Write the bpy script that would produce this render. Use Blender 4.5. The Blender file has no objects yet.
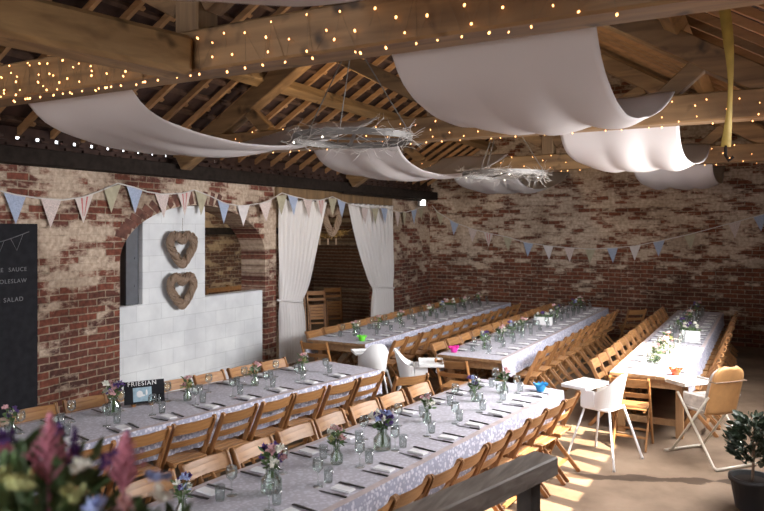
import bpy, bmesh, math, random
from mathutils import Vector, Matrix, Euler, geometry
S = bpy.context.scene
COL = S.collection
PI = math.pi
rnd = random.Random(7)

# ------------------------------------------------------------------ camera
cam_d = bpy.data.cameras.new('camera')
cam = bpy.data.objects.new('camera', cam_d); COL.objects.link(cam)
YAW = math.radians(28.9)
cam.location = (0, 0, 2.4)
cam.rotation_euler = (PI / 2, 0, YAW)
cam_d.sensor_fit = 'HORIZONTAL'; cam_d.sensor_width = 36.0
cam_d.lens = 700.0 / 764.0 * 36.0
cam_d.shift_x = 0.0
cam_d.shift_y = -(255.5 - 229.0) / 764.0
cam_d.clip_start = 0.05; cam_d.clip_end = 300
cam_d.dof.use_dof = True; cam_d.dof.focus_distance = 6.3; cam_d.dof.aperture_fstop = 2.8
S.camera = cam

# ------------------------------------------------------------------ world, sun, exposure
w = bpy.data.worlds.new('sky'); S.world = w; w.use_nodes = True
bg = w.node_tree.nodes['Background']
bg.inputs[0].default_value = (0.90, 0.92, 0.98, 1); bg.inputs[1].default_value = 3.4
sun_d = bpy.data.lights.new('sun', 'SUN'); sun = bpy.data.objects.new('sun', sun_d); COL.objects.link(sun)
sun_d.energy = 27.0; sun_d.angle = math.radians(0.6); sun_d.color = (1.0, 0.83, 0.62)
SUN_DIR = Vector((-0.94, 0.207, -1.0))
sun.rotation_euler = SUN_DIR.to_track_quat('-Z', 'Y').to_euler()
sun.location = (12, -3, 14)
S.view_settings.view_transform = 'Standard'; S.view_settings.look = 'None'
S.view_settings.gamma = 1.0; S.view_settings.exposure = 0.25
S.cycles.transparent_max_bounces = 40
# added area lamp in the right wall's slatted opening, boosting the daylight there
dl = bpy.data.lights.new('side_fill_light', 'AREA'); dlo = bpy.data.objects.new('side_fill_light', dl); COL.objects.link(dlo)
dl.shape = 'RECTANGLE'; dl.size = 4.6; dl.size_y = 1.1; dl.energy = 370; dl.spread = math.radians(150); dl.color = (0.95, 0.94, 0.94)
dlo.location = (0.44, 8.2, 2.7); dlo.rotation_euler = Vector((-1, 0, 0)).to_track_quat('-Z', 'Y').to_euler()
dlo.rotation_euler = (Matrix.Rotation(math.radians(-32), 3, 'Y') @ Matrix(((0, 0, 1), (1, 0, 0), (0, 1, 0)))).to_euler()   # faces in and down, as skylight falls

# ------------------------------------------------------------------ materials
def mat(name):
    m = bpy.data.materials.new(name); m.use_nodes = True
    nt = m.node_tree; b = nt.nodes['Principled BSDF']
    return m, nt, b
def N(nt, t, **kw):
    n = nt.nodes.new(t)
    for k, v in kw.items(): setattr(n, k, v)
    return n
def ramp(nt, stops):
    r = N(nt, 'ShaderNodeValToRGB'); e = r.color_ramp.elements
    e[0].position, e[0].color = stops[0][0], (*stops[0][1], 1)
    e[1].position, e[1].color = stops[-1][0], (*stops[-1][1], 1)
    for p, c in stops[1:-1]:
        x = e.new(p); x.color = (*c, 1)
    return r
def mixc(nt, f, a, b, mode='MIX'):
    n = N(nt, 'ShaderNodeMix', data_type='RGBA', blend_type=mode)
    for i, v in ((0, f), (6, a), (7, b)):
        if hasattr(v, 'is_linked'): nt.links.new(v, n.inputs[i])
        elif isinstance(v, tuple): n.inputs[i].default_value = (*v, 1)
        else: n.inputs[i].default_value = v
    return n.outputs[2]
def plain(name, col, rough=0.6, metal=0.0, var=0.0, scale=12.0, emit=None, spec=0.5):
    m, nt, b = mat(name)
    b.inputs['Roughness'].default_value = rough; b.inputs['Metallic'].default_value = metal
    b.inputs['Specular IOR Level'].default_value = spec
    b.inputs['Base Color'].default_value = (*col, 1)
    if var:
        tc = N(nt, 'ShaderNodeTexCoord'); no = N(nt, 'ShaderNodeTexNoise')
        no.inputs['Scale'].default_value = scale; no.inputs['Detail'].default_value = 4
        nt.links.new(tc.outputs['Object'], no.inputs['Vector'])
        lo = tuple(max(0, c * (1 - var)) for c in col); hi = tuple(min(1, c * (1 + var)) for c in col)
        r = ramp(nt, [(0.3, lo), (0.7, hi)]); nt.links.new(no.outputs['Fac'], r.inputs[0])
        nt.links.new(r.outputs[0], b.inputs['Base Color'])
    if emit:
        b.inputs['Emission Color'].default_value = (*col, 1); b.inputs['Emission Strength'].default_value = emit
    return m
def wood(name, c1, c2, axis=2, rough=0.55, scale=3.0, stretch=9.0, rand=0.25, knots=False):
    m, nt, b = mat(name)
    tc = N(nt, 'ShaderNodeTexCoord'); mp = N(nt, 'ShaderNodeMapping')
    s = [scale * stretch] * 3; s[axis] = scale
    mp.inputs['Scale'].default_value = s
    nt.links.new(tc.outputs['Object'], mp.inputs['Vector'])
    no = N(nt, 'ShaderNodeTexNoise'); no.inputs['Scale'].default_value = 1.0; no.inputs['Detail'].default_value = 5
    no.inputs['Distortion'].default_value = 0.6
    nt.links.new(mp.outputs[0], no.inputs['Vector'])
    r = ramp(nt, [(0.3, c1), (0.7, c2)]); nt.links.new(no.outputs['Fac'], r.inputs[0])
    out = r.outputs[0]
    if rand:
        oi = N(nt, 'ShaderNodeObjectInfo')
        rr = ramp(nt, [(0, (1 - rand,) * 3), (1, (1 + rand * 0.4,) * 3)]); nt.links.new(oi.outputs['Random'], rr.inputs[0])
        out = mixc(nt, 1.0, out, rr.outputs[0], 'MULTIPLY')
    if knots:
        n2 = N(nt, 'ShaderNodeTexNoise'); n2.inputs['Scale'].default_value = 5.0; n2.inputs['Detail'].default_value = 2
        nt.links.new(tc.outputs['Object'], n2.inputs['Vector'])
        r2 = ramp(nt, [(0.62, (0, 0, 0)), (0.75, (1, 1, 1))]); nt.links.new(n2.outputs['Fac'], r2.inputs[0])
        out = mixc(nt, r2.outputs[0], out, tuple(c * 0.35 for c in c1))
    nt.links.new(out, b.inputs['Base Color'])
    b.inputs['Roughness'].default_value = rough
    bp = N(nt, 'ShaderNodeBump'); bp.inputs['Strength'].default_value = 0.25; bp.inputs['Distance'].default_value = 0.01
    nt.links.new(no.outputs['Fac'], bp.inputs['Height']); nt.links.new(bp.outputs[0], b.inputs['Normal'])
    return m
def brick(name, ax, lime_lo, lime_hi, z0, z1, c1, c2, lime1, lime2, mortar=(0.30, 0.24, 0.18), seed=0.0, bw=0.27, bh=0.09):
    """old brickwork with limewash left in patches; ax = horizontal axis of the wall"""
    m, nt, b = mat(name); L = nt.links.new
    tc = N(nt, 'ShaderNodeTexCoord'); sp = N(nt, 'ShaderNodeSeparateXYZ'); L(tc.outputs['Object'], sp.inputs[0])
    cb = N(nt, 'ShaderNodeCombineXYZ'); L(sp.outputs[ax], cb.inputs[0]); L(sp.outputs[2], cb.inputs[1])
    dn = N(nt, 'ShaderNodeTexNoise'); dn.inputs['Scale'].default_value = 3.0; L(tc.outputs['Object'], dn.inputs['Vector'])
    vm = N(nt, 'ShaderNodeVectorMath', operation='MULTIPLY_ADD'); L(dn.outputs['Color'], vm.inputs[0])
    vm.inputs[1].default_value = (0.03, 0.03, 0); L(cb.outputs[0], vm.inputs[2])
    br = N(nt, 'ShaderNodeTexBrick'); L(vm.outputs[0], br.inputs['Vector'])
    br.inputs['Scale'].default_value = 1.0; br.inputs['Brick Width'].default_value = bw; br.inputs['Row Height'].default_value = bh
    br.inputs['Mortar Size'].default_value = 0.009; br.inputs['Mortar Smooth'].default_value = 0.3; br.inputs['Bias'].default_value = 0.0
    br.inputs['Color1'].default_value = (*c1, 1); br.inputs['Color2'].default_value = (*c2, 1); br.inputs['Mortar'].default_value = (*mortar, 1)
    nv = N(nt, 'ShaderNodeTexNoise'); nv.inputs['Scale'].default_value = 18; nv.inputs['Detail'].default_value = 5; L(tc.outputs['Object'], nv.inputs['Vector'])
    rv = ramp(nt, [(0.3, (0.6, 0.6, 0.6)), (0.7, (1.25, 1.2, 1.15))]); L(nv.outputs['Fac'], rv.inputs[0])
    base = mixc(nt, 1.0, br.outputs['Color'], rv.outputs[0], 'MULTIPLY')
    # per-brick and large patches
    mp = N(nt, 'ShaderNodeMapping'); mp.inputs['Scale'].default_value = (1.3, 2.3, 1.0) if ax == 1 else (1.5, 4.2, 1.0); mp.inputs['Location'].default_value = (seed, seed * 1.7, 0); L(cb.outputs[0], mp.inputs[0])
    n1 = N(nt, 'ShaderNodeTexNoise'); n1.inputs['Scale'].default_value = 1.1; n1.inputs['Detail'].default_value = 7; n1.inputs['Roughness'].default_value = 0.68; L(mp.outputs[0], n1.inputs['Vector'])
    b2 = N(nt, 'ShaderNodeTexBrick'); L(vm.outputs[0], b2.inputs['Vector']); b2.inputs['Scale'].default_value = 1.0
    b2.inputs['Brick Width'].default_value = bw; b2.inputs['Row Height'].default_value = bh; b2.inputs['Mortar Size'].default_value = 0.006
    b2.inputs['Color1'].default_value = (0, 0, 0, 1); b2.inputs['Color2'].default_value = (1, 1, 1, 1); b2.inputs['Mortar'].default_value = (0.5, 0.5, 0.5, 1)
    zr = N(nt, 'ShaderNodeMapRange'); L(sp.outputs[2], zr.inputs[0]); zr.inputs[1].default_value = z0; zr.inputs[2].default_value = z1
    zr.inputs[3].default_value = lime_lo; zr.inputs[4].default_value = lime_hi
    a1 = N(nt, 'ShaderNodeMath', operation='MULTIPLY_ADD'); L(b2.outputs['Color'], a1.inputs[0]); a1.inputs[1].default_value = 0.15; L(n1.outputs['Fac'], a1.inputs[2])
    a2 = N(nt, 'ShaderNodeMath', operation='ADD'); L(a1.outputs[0], a2.inputs[0]); L(zr.outputs[0], a2.inputs[1])
    rl = ramp(nt, [(0.52, (0, 0, 0)), (0.61, (1, 1, 1))]); L(a2.outputs[0], rl.inputs[0])
    lc = ramp(nt, [(0.35, lime1), (0.65, lime2)]); L(nv.outputs['Fac'], lc.inputs[0])
    # the wash has gone thin over the joints
    jt = N(nt, 'ShaderNodeMath', operation='MULTIPLY_ADD'); L(br.outputs['Fac'], jt.inputs[0]); jt.inputs[1].default_value = -0.25; jt.inputs[2].default_value = 0.93
    fm = N(nt, 'ShaderNodeMath', operation='MULTIPLY'); L(rl.outputs[0], fm.inputs[0]); L(jt.outputs[0], fm.inputs[1])
    out = mixc(nt, fm.outputs[0], base, lc.outputs[0])
    # soot stains
    n3 = N(nt, 'ShaderNodeTexNoise'); n3.inputs['Scale'].default_value = 0.8; n3.inputs['Detail'].default_value = 3; L(tc.outputs['Object'], n3.inputs['Vector'])
    r3 = ramp(nt, [(0.5, (1, 1, 1)), (0.75, (0.5, 0.46, 0.43))]); L(n3.outputs['Fac'], r3.inputs[0])
    out = mixc(nt, 1.0, out, r3.outputs[0], 'MULTIPLY')
    L(out, b.inputs['Base Color']); b.inputs['Roughness'].default_value = 0.9; b.inputs['Specular IOR Level'].default_value = 0.2
    hb = N(nt, 'ShaderNodeMath', operation='MULTIPLY_ADD'); L(br.outputs['Fac'], hb.inputs[0]); hb.inputs[1].default_value = -0.8; L(nv.outputs['Fac'], hb.inputs[2])
    bp = N(nt, 'ShaderNodeBump'); bp.inputs['Strength'].default_value = 0.6; bp.inputs['Distance'].default_value = 0.012
    L(hb.outputs[0], bp.inputs['Height']); L(bp.outputs[0], b.inputs['Normal'])
    return m
def lace(name, base, dark, scale, hole=0.0):
    m, nt, b = mat(name); L = nt.links.new
    tc = N(nt, 'ShaderNodeTexCoord')
    v = N(nt, 'ShaderNodeTexVoronoi', feature='F1'); v.inputs['Scale'].default_value = scale; L(tc.outputs['Object'], v.inputs['Vector'])
    n1 = N(nt, 'ShaderNodeTexNoise'); n1.inputs['Scale'].default_value = scale * 0.6; n1.inputs['Detail'].default_value = 3; L(tc.outputs['Object'], n1.inputs['Vector'])
    ad = N(nt, 'ShaderNodeMath', operation='ADD'); L(v.outputs['Distance'], ad.inputs[0]); L(n1.outputs['Fac'], ad.inputs[1])
    r = ramp(nt, [(0.80, base), (1.12, dark)]); L(ad.outputs[0], r.inputs[0])
    L(r.outputs[0], b.inputs['Base Color']); b.inputs['Roughness'].default_value = 0.85; b.inputs['Specular IOR Level'].default_value = 0.15
    if hole:
        r2 = ramp(nt, [(0.92, (0, 0, 0)), (1.0, (hole,) * 3)]); L(ad.outputs[0], r2.inputs[0])
        t = N(nt, 'ShaderNodeBsdfTransparent'); mx = N(nt, 'ShaderNodeMixShader')
        L(r2.outputs[0], mx.inputs[0]); L(b.outputs[0], mx.inputs[1]); L(t.outputs[0], mx.inputs[2])
        L(mx.outputs[0], nt.nodes['Material Output'].inputs[0])
    return m
def cloth(name, col, trans=0.3, rough=0.9):
    m, nt, b = mat(name); L = nt.links.new
    b.inputs['Base Color'].default_value = (*col, 1); b.inputs['Roughness'].default_value = rough; b.inputs['Specular IOR Level'].default_value = 0.1
    t = N(nt, 'ShaderNodeBsdfTranslucent'); t.inputs[0].default_value = (*col, 1)
    mx = N(nt, 'ShaderNodeMixShader'); mx.inputs[0].default_value = trans
    L(b.outputs[0], mx.inputs[1]); L(t.outputs[0], mx.inputs[2]); L(mx.outputs[0], nt.nodes['Material Output'].inputs[0])
    return m
def clear_glass(name, tint=(0.95, 0.98, 0.97)):
    m, nt, b = mat(name); L = nt.links.new
    t = N(nt, 'ShaderNodeBsdfTransparent'); t.inputs[0].default_value = (*tint, 1)
    g = N(nt, 'ShaderNodeBsdfGlossy'); g.inputs['Roughness'].default_value = 0.04
    lw = N(nt, 'ShaderNodeLayerWeight'); lw.inputs[0].default_value = 0.35
    r = ramp(nt, [(0.0, (0.03,) * 3), (1.0, (0.55,) * 3)]); L(lw.outputs['Fresnel'], r.inputs[0])
    mx = N(nt, 'ShaderNodeMixShader'); L(r.outputs[0], mx.inputs[0]); L(t.outputs[0], mx.inputs[1]); L(g.outputs[0], mx.inputs[2])
    L(mx.outputs[0], nt.nodes['Material Output'].inputs[0])
    return m

M = {}
M['brick_left'] = brick('old_brick_side', 1, -0.15, 0.02, 0.5, 2.3, (0.20, 0.068, 0.045), (0.085, 0.040, 0.034), (0.42, 0.32, 0.24), (0.62, 0.50, 0.39), seed=3.1)
M['brick_back'] = brick('old_brick_end', 0, -0.14, 0.02, 0.9, 2.1, (0.21, 0.078, 0.046), (0.10, 0.046, 0.034), (0.46, 0.35, 0.26), (0.66, 0.53, 0.41), seed=9.4)
M['brick_dark'] = brick('old_brick_store', 1, -0.2, 0.05, 0.4, 3.0, (0.17, 0.085, 0.05), (0.10, 0.055, 0.04), (0.40, 0.29, 0.17), (0.50, 0.37, 0.23), seed=5.2)
M['brick_arch'] = plain('arch_brick', (0.13, 0.055, 0.040), 0.9, var=0.5, scale=9)
M['oak'] = wood('oak_beam', (0.14, 0.078, 0.034), (0.30, 0.18, 0.080), axis=0, scale=1.2, knots=True, rand=0.1)
M['oak_y'] = wood('oak_beam_long', (0.19, 0.11, 0.046), (0.37, 0.23, 0.10), axis=1, scale=1.2, knots=True, rand=0.1)
M['oak_dark'] = wood('oak_post', (0.14, 0.085, 0.045), (0.27, 0.17, 0.085), axis=2, scale=1.5, rand=0.1)
M['rafter'] = wood('rafter_wood', (0.32, 0.17, 0.075), (0.54, 0.31, 0.145), axis=0, scale=1.5, rand=0.3)
M['batten'] = plain('batten_wood', (0.10, 0.055, 0.035), 0.8, var=0.3)
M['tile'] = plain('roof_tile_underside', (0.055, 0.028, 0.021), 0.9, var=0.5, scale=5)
M['black_wood'] = plain('tarred_timber', (0.024, 0.018, 0.015), 0.85, var=0.3, spec=0.12)
M['chair'] = wood('beech_chair', (0.27, 0.115, 0.038), (0.43, 0.21, 0.078), axis=2, scale=4, rand=0.3, rough=0.45)
M['chair_x'] = wood('beech_chair_slat', (0.29, 0.13, 0.045), (0.46, 0.235, 0.092), axis=0, scale=4, rand=0.25, rough=0.45)
M['table'] = wood('rustic_table', (0.26, 0.14, 0.065), (0.42, 0.25, 0.12), axis=1, scale=2, rand=0.15)
M['table_leg'] = wood('rustic_table_leg', (0.30, 0.16, 0.07), (0.46, 0.27, 0.13), axis=2, scale=2, rand=0.15)
M['linen'] = lace('tablecloth_linen', (0.62, 0.605, 0.68), (0.51, 0.49, 0.55), 34)
M['lace'] = lace('tablecloth_lace', (0.62, 0.615, 0.69), (0.40, 0.41, 0.52), 34, hole=0.12)
M['trim'] = plain('tablecloth_edge', (0.50, 0.42, 0.42), 0.9, var=0.15)
M['white_cloth'] = cloth('white_voile', (0.86, 0.84, 0.84), 0.35)
M['drape'] = cloth('ceiling_muslin', (0.66, 0.62, 0.61), 0.25)
M['napkin'] = plain('white_napkin', (0.80, 0.80, 0.82), 0.9)
M['steel'] = plain('cutlery_steel', (0.10, 0.095, 0.095), 0.35, 0.8)
M['glass'] = clear_glass('clear_glass')
M['bottle'] = clear_glass('bottle_glass', (0.92, 0.96, 0.93))
M['leaf'] = plain('leaf_green', (0.075, 0.13, 0.045), 0.6, var=0.5, scale=30)
M['leaf_dark'] = plain('leaf_dark_green', (0.022, 0.036, 0.018), 0.5, var=0.4, scale=20)
M['stem'] = plain('stem_green', (0.10, 0.16, 0.06), 0.6)
M['f_white'] = plain('petal_white', (0.75, 0.74, 0.66), 0.8, var=0.15, scale=40)
M['f_purple'] = plain('petal_purple', (0.10, 0.045, 0.20), 0.8, var=0.4, scale=40)
M['f_pink'] = plain('petal_pink', (0.50, 0.13, 0.22), 0.8, var=0.3, scale=40)
M['f_rose'] = plain('petal_rose', (0.60, 0.35, 0.36), 0.8, var=0.3, scale=40)
M['f_yellow'] = plain('petal_yellow', (0.40, 0.42, 0.18), 0.8, var=0.3, scale=40)
M['f_blue'] = plain('petal_blue', (0.35, 0.42, 0.68), 0.8, var=0.2, scale=40)
M['f_orange'] = plain('petal_orange', (0.65, 0.16, 0.05), 0.8, var=0.2)
M['white_plastic'] = plain('white_plastic', (0.80, 0.80, 0.80), 0.35)
M['white_metal'] = plain('white_metal', (0.72, 0.72, 0.74), 0.3, 0.3)
M['cream_metal'] = plain('cream_metal', (0.55, 0.50, 0.42), 0.35, 0.2)
M['pad'] = plain('highchair_pad', (0.50, 0.46, 0.43), 0.7, var=0.25, scale=15)
M['tan'] = plain('tan_vinyl', (0.56, 0.30, 0.12), 0.5, var=0.1)
M['slate'] = plain('slate', (0.018, 0.018, 0.021), 0.85, var=0.2, spec=0.12)
M['chalk'] = plain('chalk_white', (0.72, 0.72, 0.72), 0.9)
M['chalk_faint'] = plain('faint_chalk', (0.16, 0.16, 0.17), 0.9)
M['pic'] = plain('picture_blue', (0.30, 0.42, 0.50), 0.8, var=0.2, scale=25)
M['wicker'] = wood('wicker', (0.14, 0.09, 0.06), (0.34, 0.235, 0.16), axis=2, scale=20, rand=0.1)
M['wicker_pale'] = wood('pale_wicker', (0.26, 0.17, 0.11), (0.46, 0.33, 0.23), axis=2, scale=20, rand=0.1)
M['string'] = plain('bunting_tape', (0.62, 0.58, 0.55), 0.9)
M['b_blue'] = plain('pennant_blue', (0.36, 0.42, 0.56), 0.9, var=0.15, scale=60)
M['b_floral'] = plain('pennant_floral', (0.60, 0.50, 0.47), 0.9, var=0.25, scale=70)
M['b_sage'] = plain('pennant_sage', (0.42, 0.38, 0.27), 0.9, var=0.15)
M['b_stripe'] = plain('pennant_stripe', (0.62, 0.54, 0.50), 0.9, var=0.1)
M['b_red'] = plain('pennant_red_stripe', (0.50, 0.14, 0.14), 0.9)
M['b_white'] = plain('pennant_white', (0.66, 0.62, 0.62), 0.9, var=0.1)
M['bulb'] = plain('fairy_bulb', (1.0, 0.46, 0.16), 0.4, emit=4.5)
M['bulb_white'] = plain('white_fairy_bulb', (1.0, 0.92, 0.80), 0.4, emit=5.0)
M['wire'] = plain('lamp_wire', (0.16, 0.115, 0.065), 0.6)
M['twig'] = plain('whitened_twig', (0.50, 0.47, 0.44), 0.8)
M['iron'] = plain('grey_iron', (0.20, 0.19, 0.18), 0.5, 0.4)
M['strap'] = plain('yellow_strap', (0.36, 0.25, 0.05), 0.8, var=0.15)
M['grey_wood'] = wood('weathered_rail', (0.20, 0.175, 0.155), (0.40, 0.36, 0.32), axis=1, scale=3, rand=0)
M['dark_post'] = plain('dark_post', (0.045, 0.037, 0.032), 0.8, var=0.3)
M['pot'] = plain('dark_pot', (0.022, 0.021, 0.023), 0.6)
M['soil'] = plain('soil', (0.03, 0.02, 0.015), 0.95)
M['grey_paint'] = plain('grey_painted_board', (0.10, 0.105, 0.12), 0.6, var=0.1)
M['lamp_face'] = plain('lamp_glass', (1.0, 0.97, 0.92), 0.3, emit=6.0)
for nm, c in (('cup_blue', (0.02, 0.28, 0.60)), ('cup_pink', (0.72, 0.03, 0.33)), ('cup_green', (0.14, 0.65, 0.04)), ('cup_orange', (0.80, 0.06, 0.01))):
    M[nm] = plain(nm, c, 0.5)
def concrete():
    m, nt, b = mat('concrete_floor'); L = nt.links.new
    tc = N(nt, 'ShaderNodeTexCoord')
    n1 = N(nt, 'ShaderNodeTexNoise'); n1.inputs['Scale'].default_value = 1.3; n1.inputs['Detail'].default_value = 7; n1.inputs['Roughness'].default_value = 0.6
    L(tc.outputs['Object'], n1.inputs['Vector'])
    r = ramp(nt, [(0.3, (0.12, 0.080, 0.052)), (0.5, (0.21, 0.148, 0.102)), (0.72, (0.28, 0.205, 0.145))]); L(n1.outputs['Fac'], r.inputs[0])
    # a worn dark joint between two slabs, with crumbs of dirt
    sp = N(nt, 'ShaderNodeSeparateXYZ'); L(tc.outputs['Object'], sp.inputs[0])
    n2 = N(nt, 'ShaderNodeTexNoise'); n2.inputs['Scale'].default_value = 4.0; n2.inputs['Detail'].default_value = 5; L(tc.outputs['Object'], n2.inputs['Vector'])
    a = N(nt, 'ShaderNodeMath', operation='MULTIPLY_ADD'); L(sp.outputs[0], a.inputs[0]); a.inputs[1].default_value = -0.42; L(sp.outputs[1], a.inputs[2])
    d = N(nt, 'ShaderNodeMath', operation='SUBTRACT'); L(a.outputs[0], d.inputs[0]); d.inputs[1].default_value = 7.55
    e = N(nt, 'ShaderNodeMath', operation='ABSOLUTE'); L(d.outputs[0], e.inputs[0])
    f = N(nt, 'ShaderNodeMath', operation='MULTIPLY_ADD'); L(n2.outputs['Fac'], f.inputs[0]); f.inputs[1].default_value = -0.28; L(e.outputs[0], f.inputs[2])
    r2 = ramp(nt, [(0.0, (0.35, 0.32, 0.30)), (0.03, (1, 1, 1))])
    g = N(nt, 'ShaderNodeMath', operation='ADD'); L(f.outputs[0], g.inputs[0]); g.inputs[1].default_value = 0.08; L(g.outputs[0], r2.inputs[0])
    L(mixc(nt, 1.0, r.outputs[0], r2.outputs[0], 'MULTIPLY'), b.inputs['Base Color'])
    b.inputs['Roughness'].default_value = 0.75; b.inputs['Specular IOR Level'].default_value = 0.25
    bp = N(nt, 'ShaderNodeBump'); bp.inputs['Strength'].default_value = 0.2; bp.inputs['Distance'].default_value = 0.01
    L(n2.outputs['Fac'], bp.inputs['Height']); L(bp.outputs[0], b.inputs['Normal'])
    return m
M['floor'] = concrete()
def blockwork():
    m, nt, b = mat('white_painted_blocks'); L = nt.links.new
    tc = N(nt, 'ShaderNodeTexCoord'); sp = N(nt, 'ShaderNodeSeparateXYZ'); L(tc.outputs['Object'], sp.inputs[0])
    cb = N(nt, 'ShaderNodeCombineXYZ'); L(sp.outputs[1], cb.inputs[0]); L(sp.outputs[2], cb.inputs[1])
    br = N(nt, 'ShaderNodeTexBrick'); L(cb.outputs[0], br.inputs['Vector']); br.inputs['Scale'].default_value = 1.0
    br.inputs['Brick Width'].default_value = 0.45; br.inputs['Row Height'].default_value = 0.225; br.inputs['Mortar Size'].default_value = 0.005
    br.inputs['Color1'].default_value = (0.72, 0.74, 0.76, 1); br.inputs['Color2'].default_value = (0.68, 0.70, 0.73, 1); br.inputs['Mortar'].default_value = (0.58, 0.60, 0.62, 1)
    n1 = N(nt, 'ShaderNodeTexNoise'); n1.inputs['Scale'].default_value = 3; n1.inputs['Detail'].default_value = 5; L(tc.outputs['Object'], n1.inputs['Vector'])
    r = ramp(nt, [(0.3, (0.85, 0.85, 0.85)), (0.7, (1.08, 1.08, 1.06))]); L(n1.outputs['Fac'], r.inputs[0])
    L(mixc(nt, 1.0, br.outputs['Color'], r.outputs[0], 'MULTIPLY'), b.inputs['Base Color']); b.inputs['Roughness'].default_value = 0.75
    bp = N(nt, 'ShaderNodeBump'); bp.inputs['Strength'].default_value = 0.12; bp.inputs['Distance'].default_value = 0.006
    L(br.outputs['Fac'], bp.inputs['Height']); bp.invert = True; L(bp.outputs[0], b.inputs['Normal'])
    return m
M['blocks'] = blockwork()

# ------------------------------------------------------------------ mesh helpers
_ICO = {}
def ico_data(sub):
    if sub not in _ICO:
        bm = bmesh.new(); bmesh.ops.create_icosphere(bm, subdivisions=sub, radius=1.0)
        _ICO[sub] = ([v.co.copy() for v in bm.verts], [[v.index for v in f.verts] for f in bm.faces]); bm.free()
    return _ICO[sub]
def frame(d):
    d = d.normalized(); a = Vector((0, 0, 1)) if abs(d.z) < 0.9 else Vector((1, 0, 0))
    s = d.cross(a).normalized(); return s, s.cross(d).normalized()
class MB:
    def __init__(self): self.v = []; self.f = []; self.m = []
    def add(self, vs, fs, mi=0):
        o = len(self.v); self.v += [tuple(p) for p in vs]
        for f in fs: self.f.append([i + o for i in f]); self.m.append(mi)
        return self
    def box(self, c, s, rot=None, bev=0.0, mi=0):
        bm = bmesh.new(); bmesh.ops.create_cube(bm, size=1.0)
        for v in bm.verts: v.co = Vector((v.co.x * s[0], v.co.y * s[1], v.co.z * s[2]))
        if bev: bmesh.ops.bevel(bm, geom=bm.edges[:], offset=bev, segments=1, affect='EDGES', profile=0.5)
        bm.verts.index_update(); c = Vector(c)
        R = rot if rot is not None else Matrix.Identity(3)
        self.add([R @ v.co + c for v in bm.verts], [[v.index for v in f.verts] for f in bm.faces], mi); bm.free(); return self
    def bar(self, p, q, wd, ht, up=(0, 0, 1), bev=0.0, mi=0):
        """beam from p to q; wd across, ht along up"""
        p, q = Vector(p), Vector(q); d = (q - p); ln = d.length; d.normalize()
        s = d.cross(Vector(up)).normalized(); u = s.cross(d).normalized()
        R = Matrix((s, d, u)).transposed()
        return self.box((p + q) / 2, (wd, ln, ht), R, bev, mi)
    def tube(self, pts, r, n=6, closed=False, cap=True, mi=0):
        pts = [Vector(p) for p in pts]; k = len(pts)
        rr = r if isinstance(r, (list, tuple)) else [r] * k
        vs = []; s0 = None
        for i, p in enumerate(pts):
            if closed: d = pts[(i + 1) % k] - pts[i - 1]
            else: d = pts[min(i + 1, k - 1)] - pts[max(i - 1, 0)]
            if d.length < 1e-9: d = Vector((0, 0, 1))
            d.normalize()
            if s0 is None: s, u = frame(d)
            else:
                s = (s0 - d * s0.dot(d))
                if s.length < 1e-6: s, u = frame(d)
                s.normalize(); u = s.cross(d)
            s0 = s
            for j in range(n):
                a = 2 * PI * j / n; vs.append(p + (s * math.cos(a) + u * math.sin(a)) * rr[i])
        fs = []
        for i in range(k if closed else k - 1):
            a, b = i * n, ((i + 1) % k) * n
            for j in range(n): fs.append([a + j, a + (j + 1) % n, b + (j + 1) % n, b + j])
        if cap and not closed: fs.append(list(range(n))[::-1]); fs.append(list(range((k - 1) * n, k * n)))
        return self.add(vs, fs, mi)
    def lathe(self, prof, n=16, c=(0, 0, 0), mi=0):
        vs = []; c = Vector(c)
        for r, z in prof:
            for j in range(n):
                a = 2 * PI * j / n; vs.append(c + Vector((r * math.cos(a), r * math.sin(a), z)))
        fs = []
        for i in range(len(prof) - 1):
            for j in range(n): fs.append([i * n + j, i * n + (j + 1) % n, (i + 1) * n + (j + 1) % n, (i + 1) * n + j])
        if prof[0][0] > 1e-6: fs.append(list(range(n))[::-1])
        return self.add(vs, fs, mi)
    def ico(self, c, r, sub=1, mi=0, rot=None):
        vs, fs = ico_data(sub); c = Vector(c)
        s = Vector(r) if hasattr(r, '__len__') else Vector((r, r, r))
        R = rot if rot is not None else Matrix.Identity(3)
        return self.add([R @ Vector((v.x * s.x, v.y * s.y, v.z * s.z)) + c for v in vs], fs, mi)
    def grid(self, nu, nv, fn, mi=0, mfn=None):
        o = len(self.v)
        for i in range(nu + 1):
            for j in range(nv + 1): self.v.append(tuple(fn(i / nu, j / nv)))
        for i in range(nu):
            for j in range(nv):
                a = o + i * (nv + 1) + j; self.f.append([a, a + 1, a + nv + 2, a + nv + 1]); self.m.append(mfn(i, j) if mfn else mi)
        return self
    def leaf(self, p, d, ln, wd, mi=0, curl=0.2, nrm=None):
        p, d = Vector(p), Vector(d).normalized(); s, u = frame(d)
        if nrm is None:
            a = rnd.uniform(0, 2 * PI); s, u = s * math.cos(a) + u * math.sin(a), u * math.cos(a) - s * math.sin(a)
        vs = [p, p + d * ln * .35 + s * wd * .5 + u * ln * .03, p + d * ln * .35 - s * wd * .5 + u * ln * .03, p + d * ln * .4 - u * ln * .03,
              p + d * ln * .75 + s * wd * .33 - u * curl * ln * .3, p + d * ln * .75 - s * wd * .33 - u * curl * ln * .3, p + d * ln * .78 - u * curl * ln * .45, p + d * ln - u * curl * ln * .9]
        return self.add(vs, [[0, 1, 3], [0, 3, 2], [1, 4, 6, 3], [3, 6, 5, 2], [4, 7, 6], [6, 7, 5]], mi)
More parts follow.
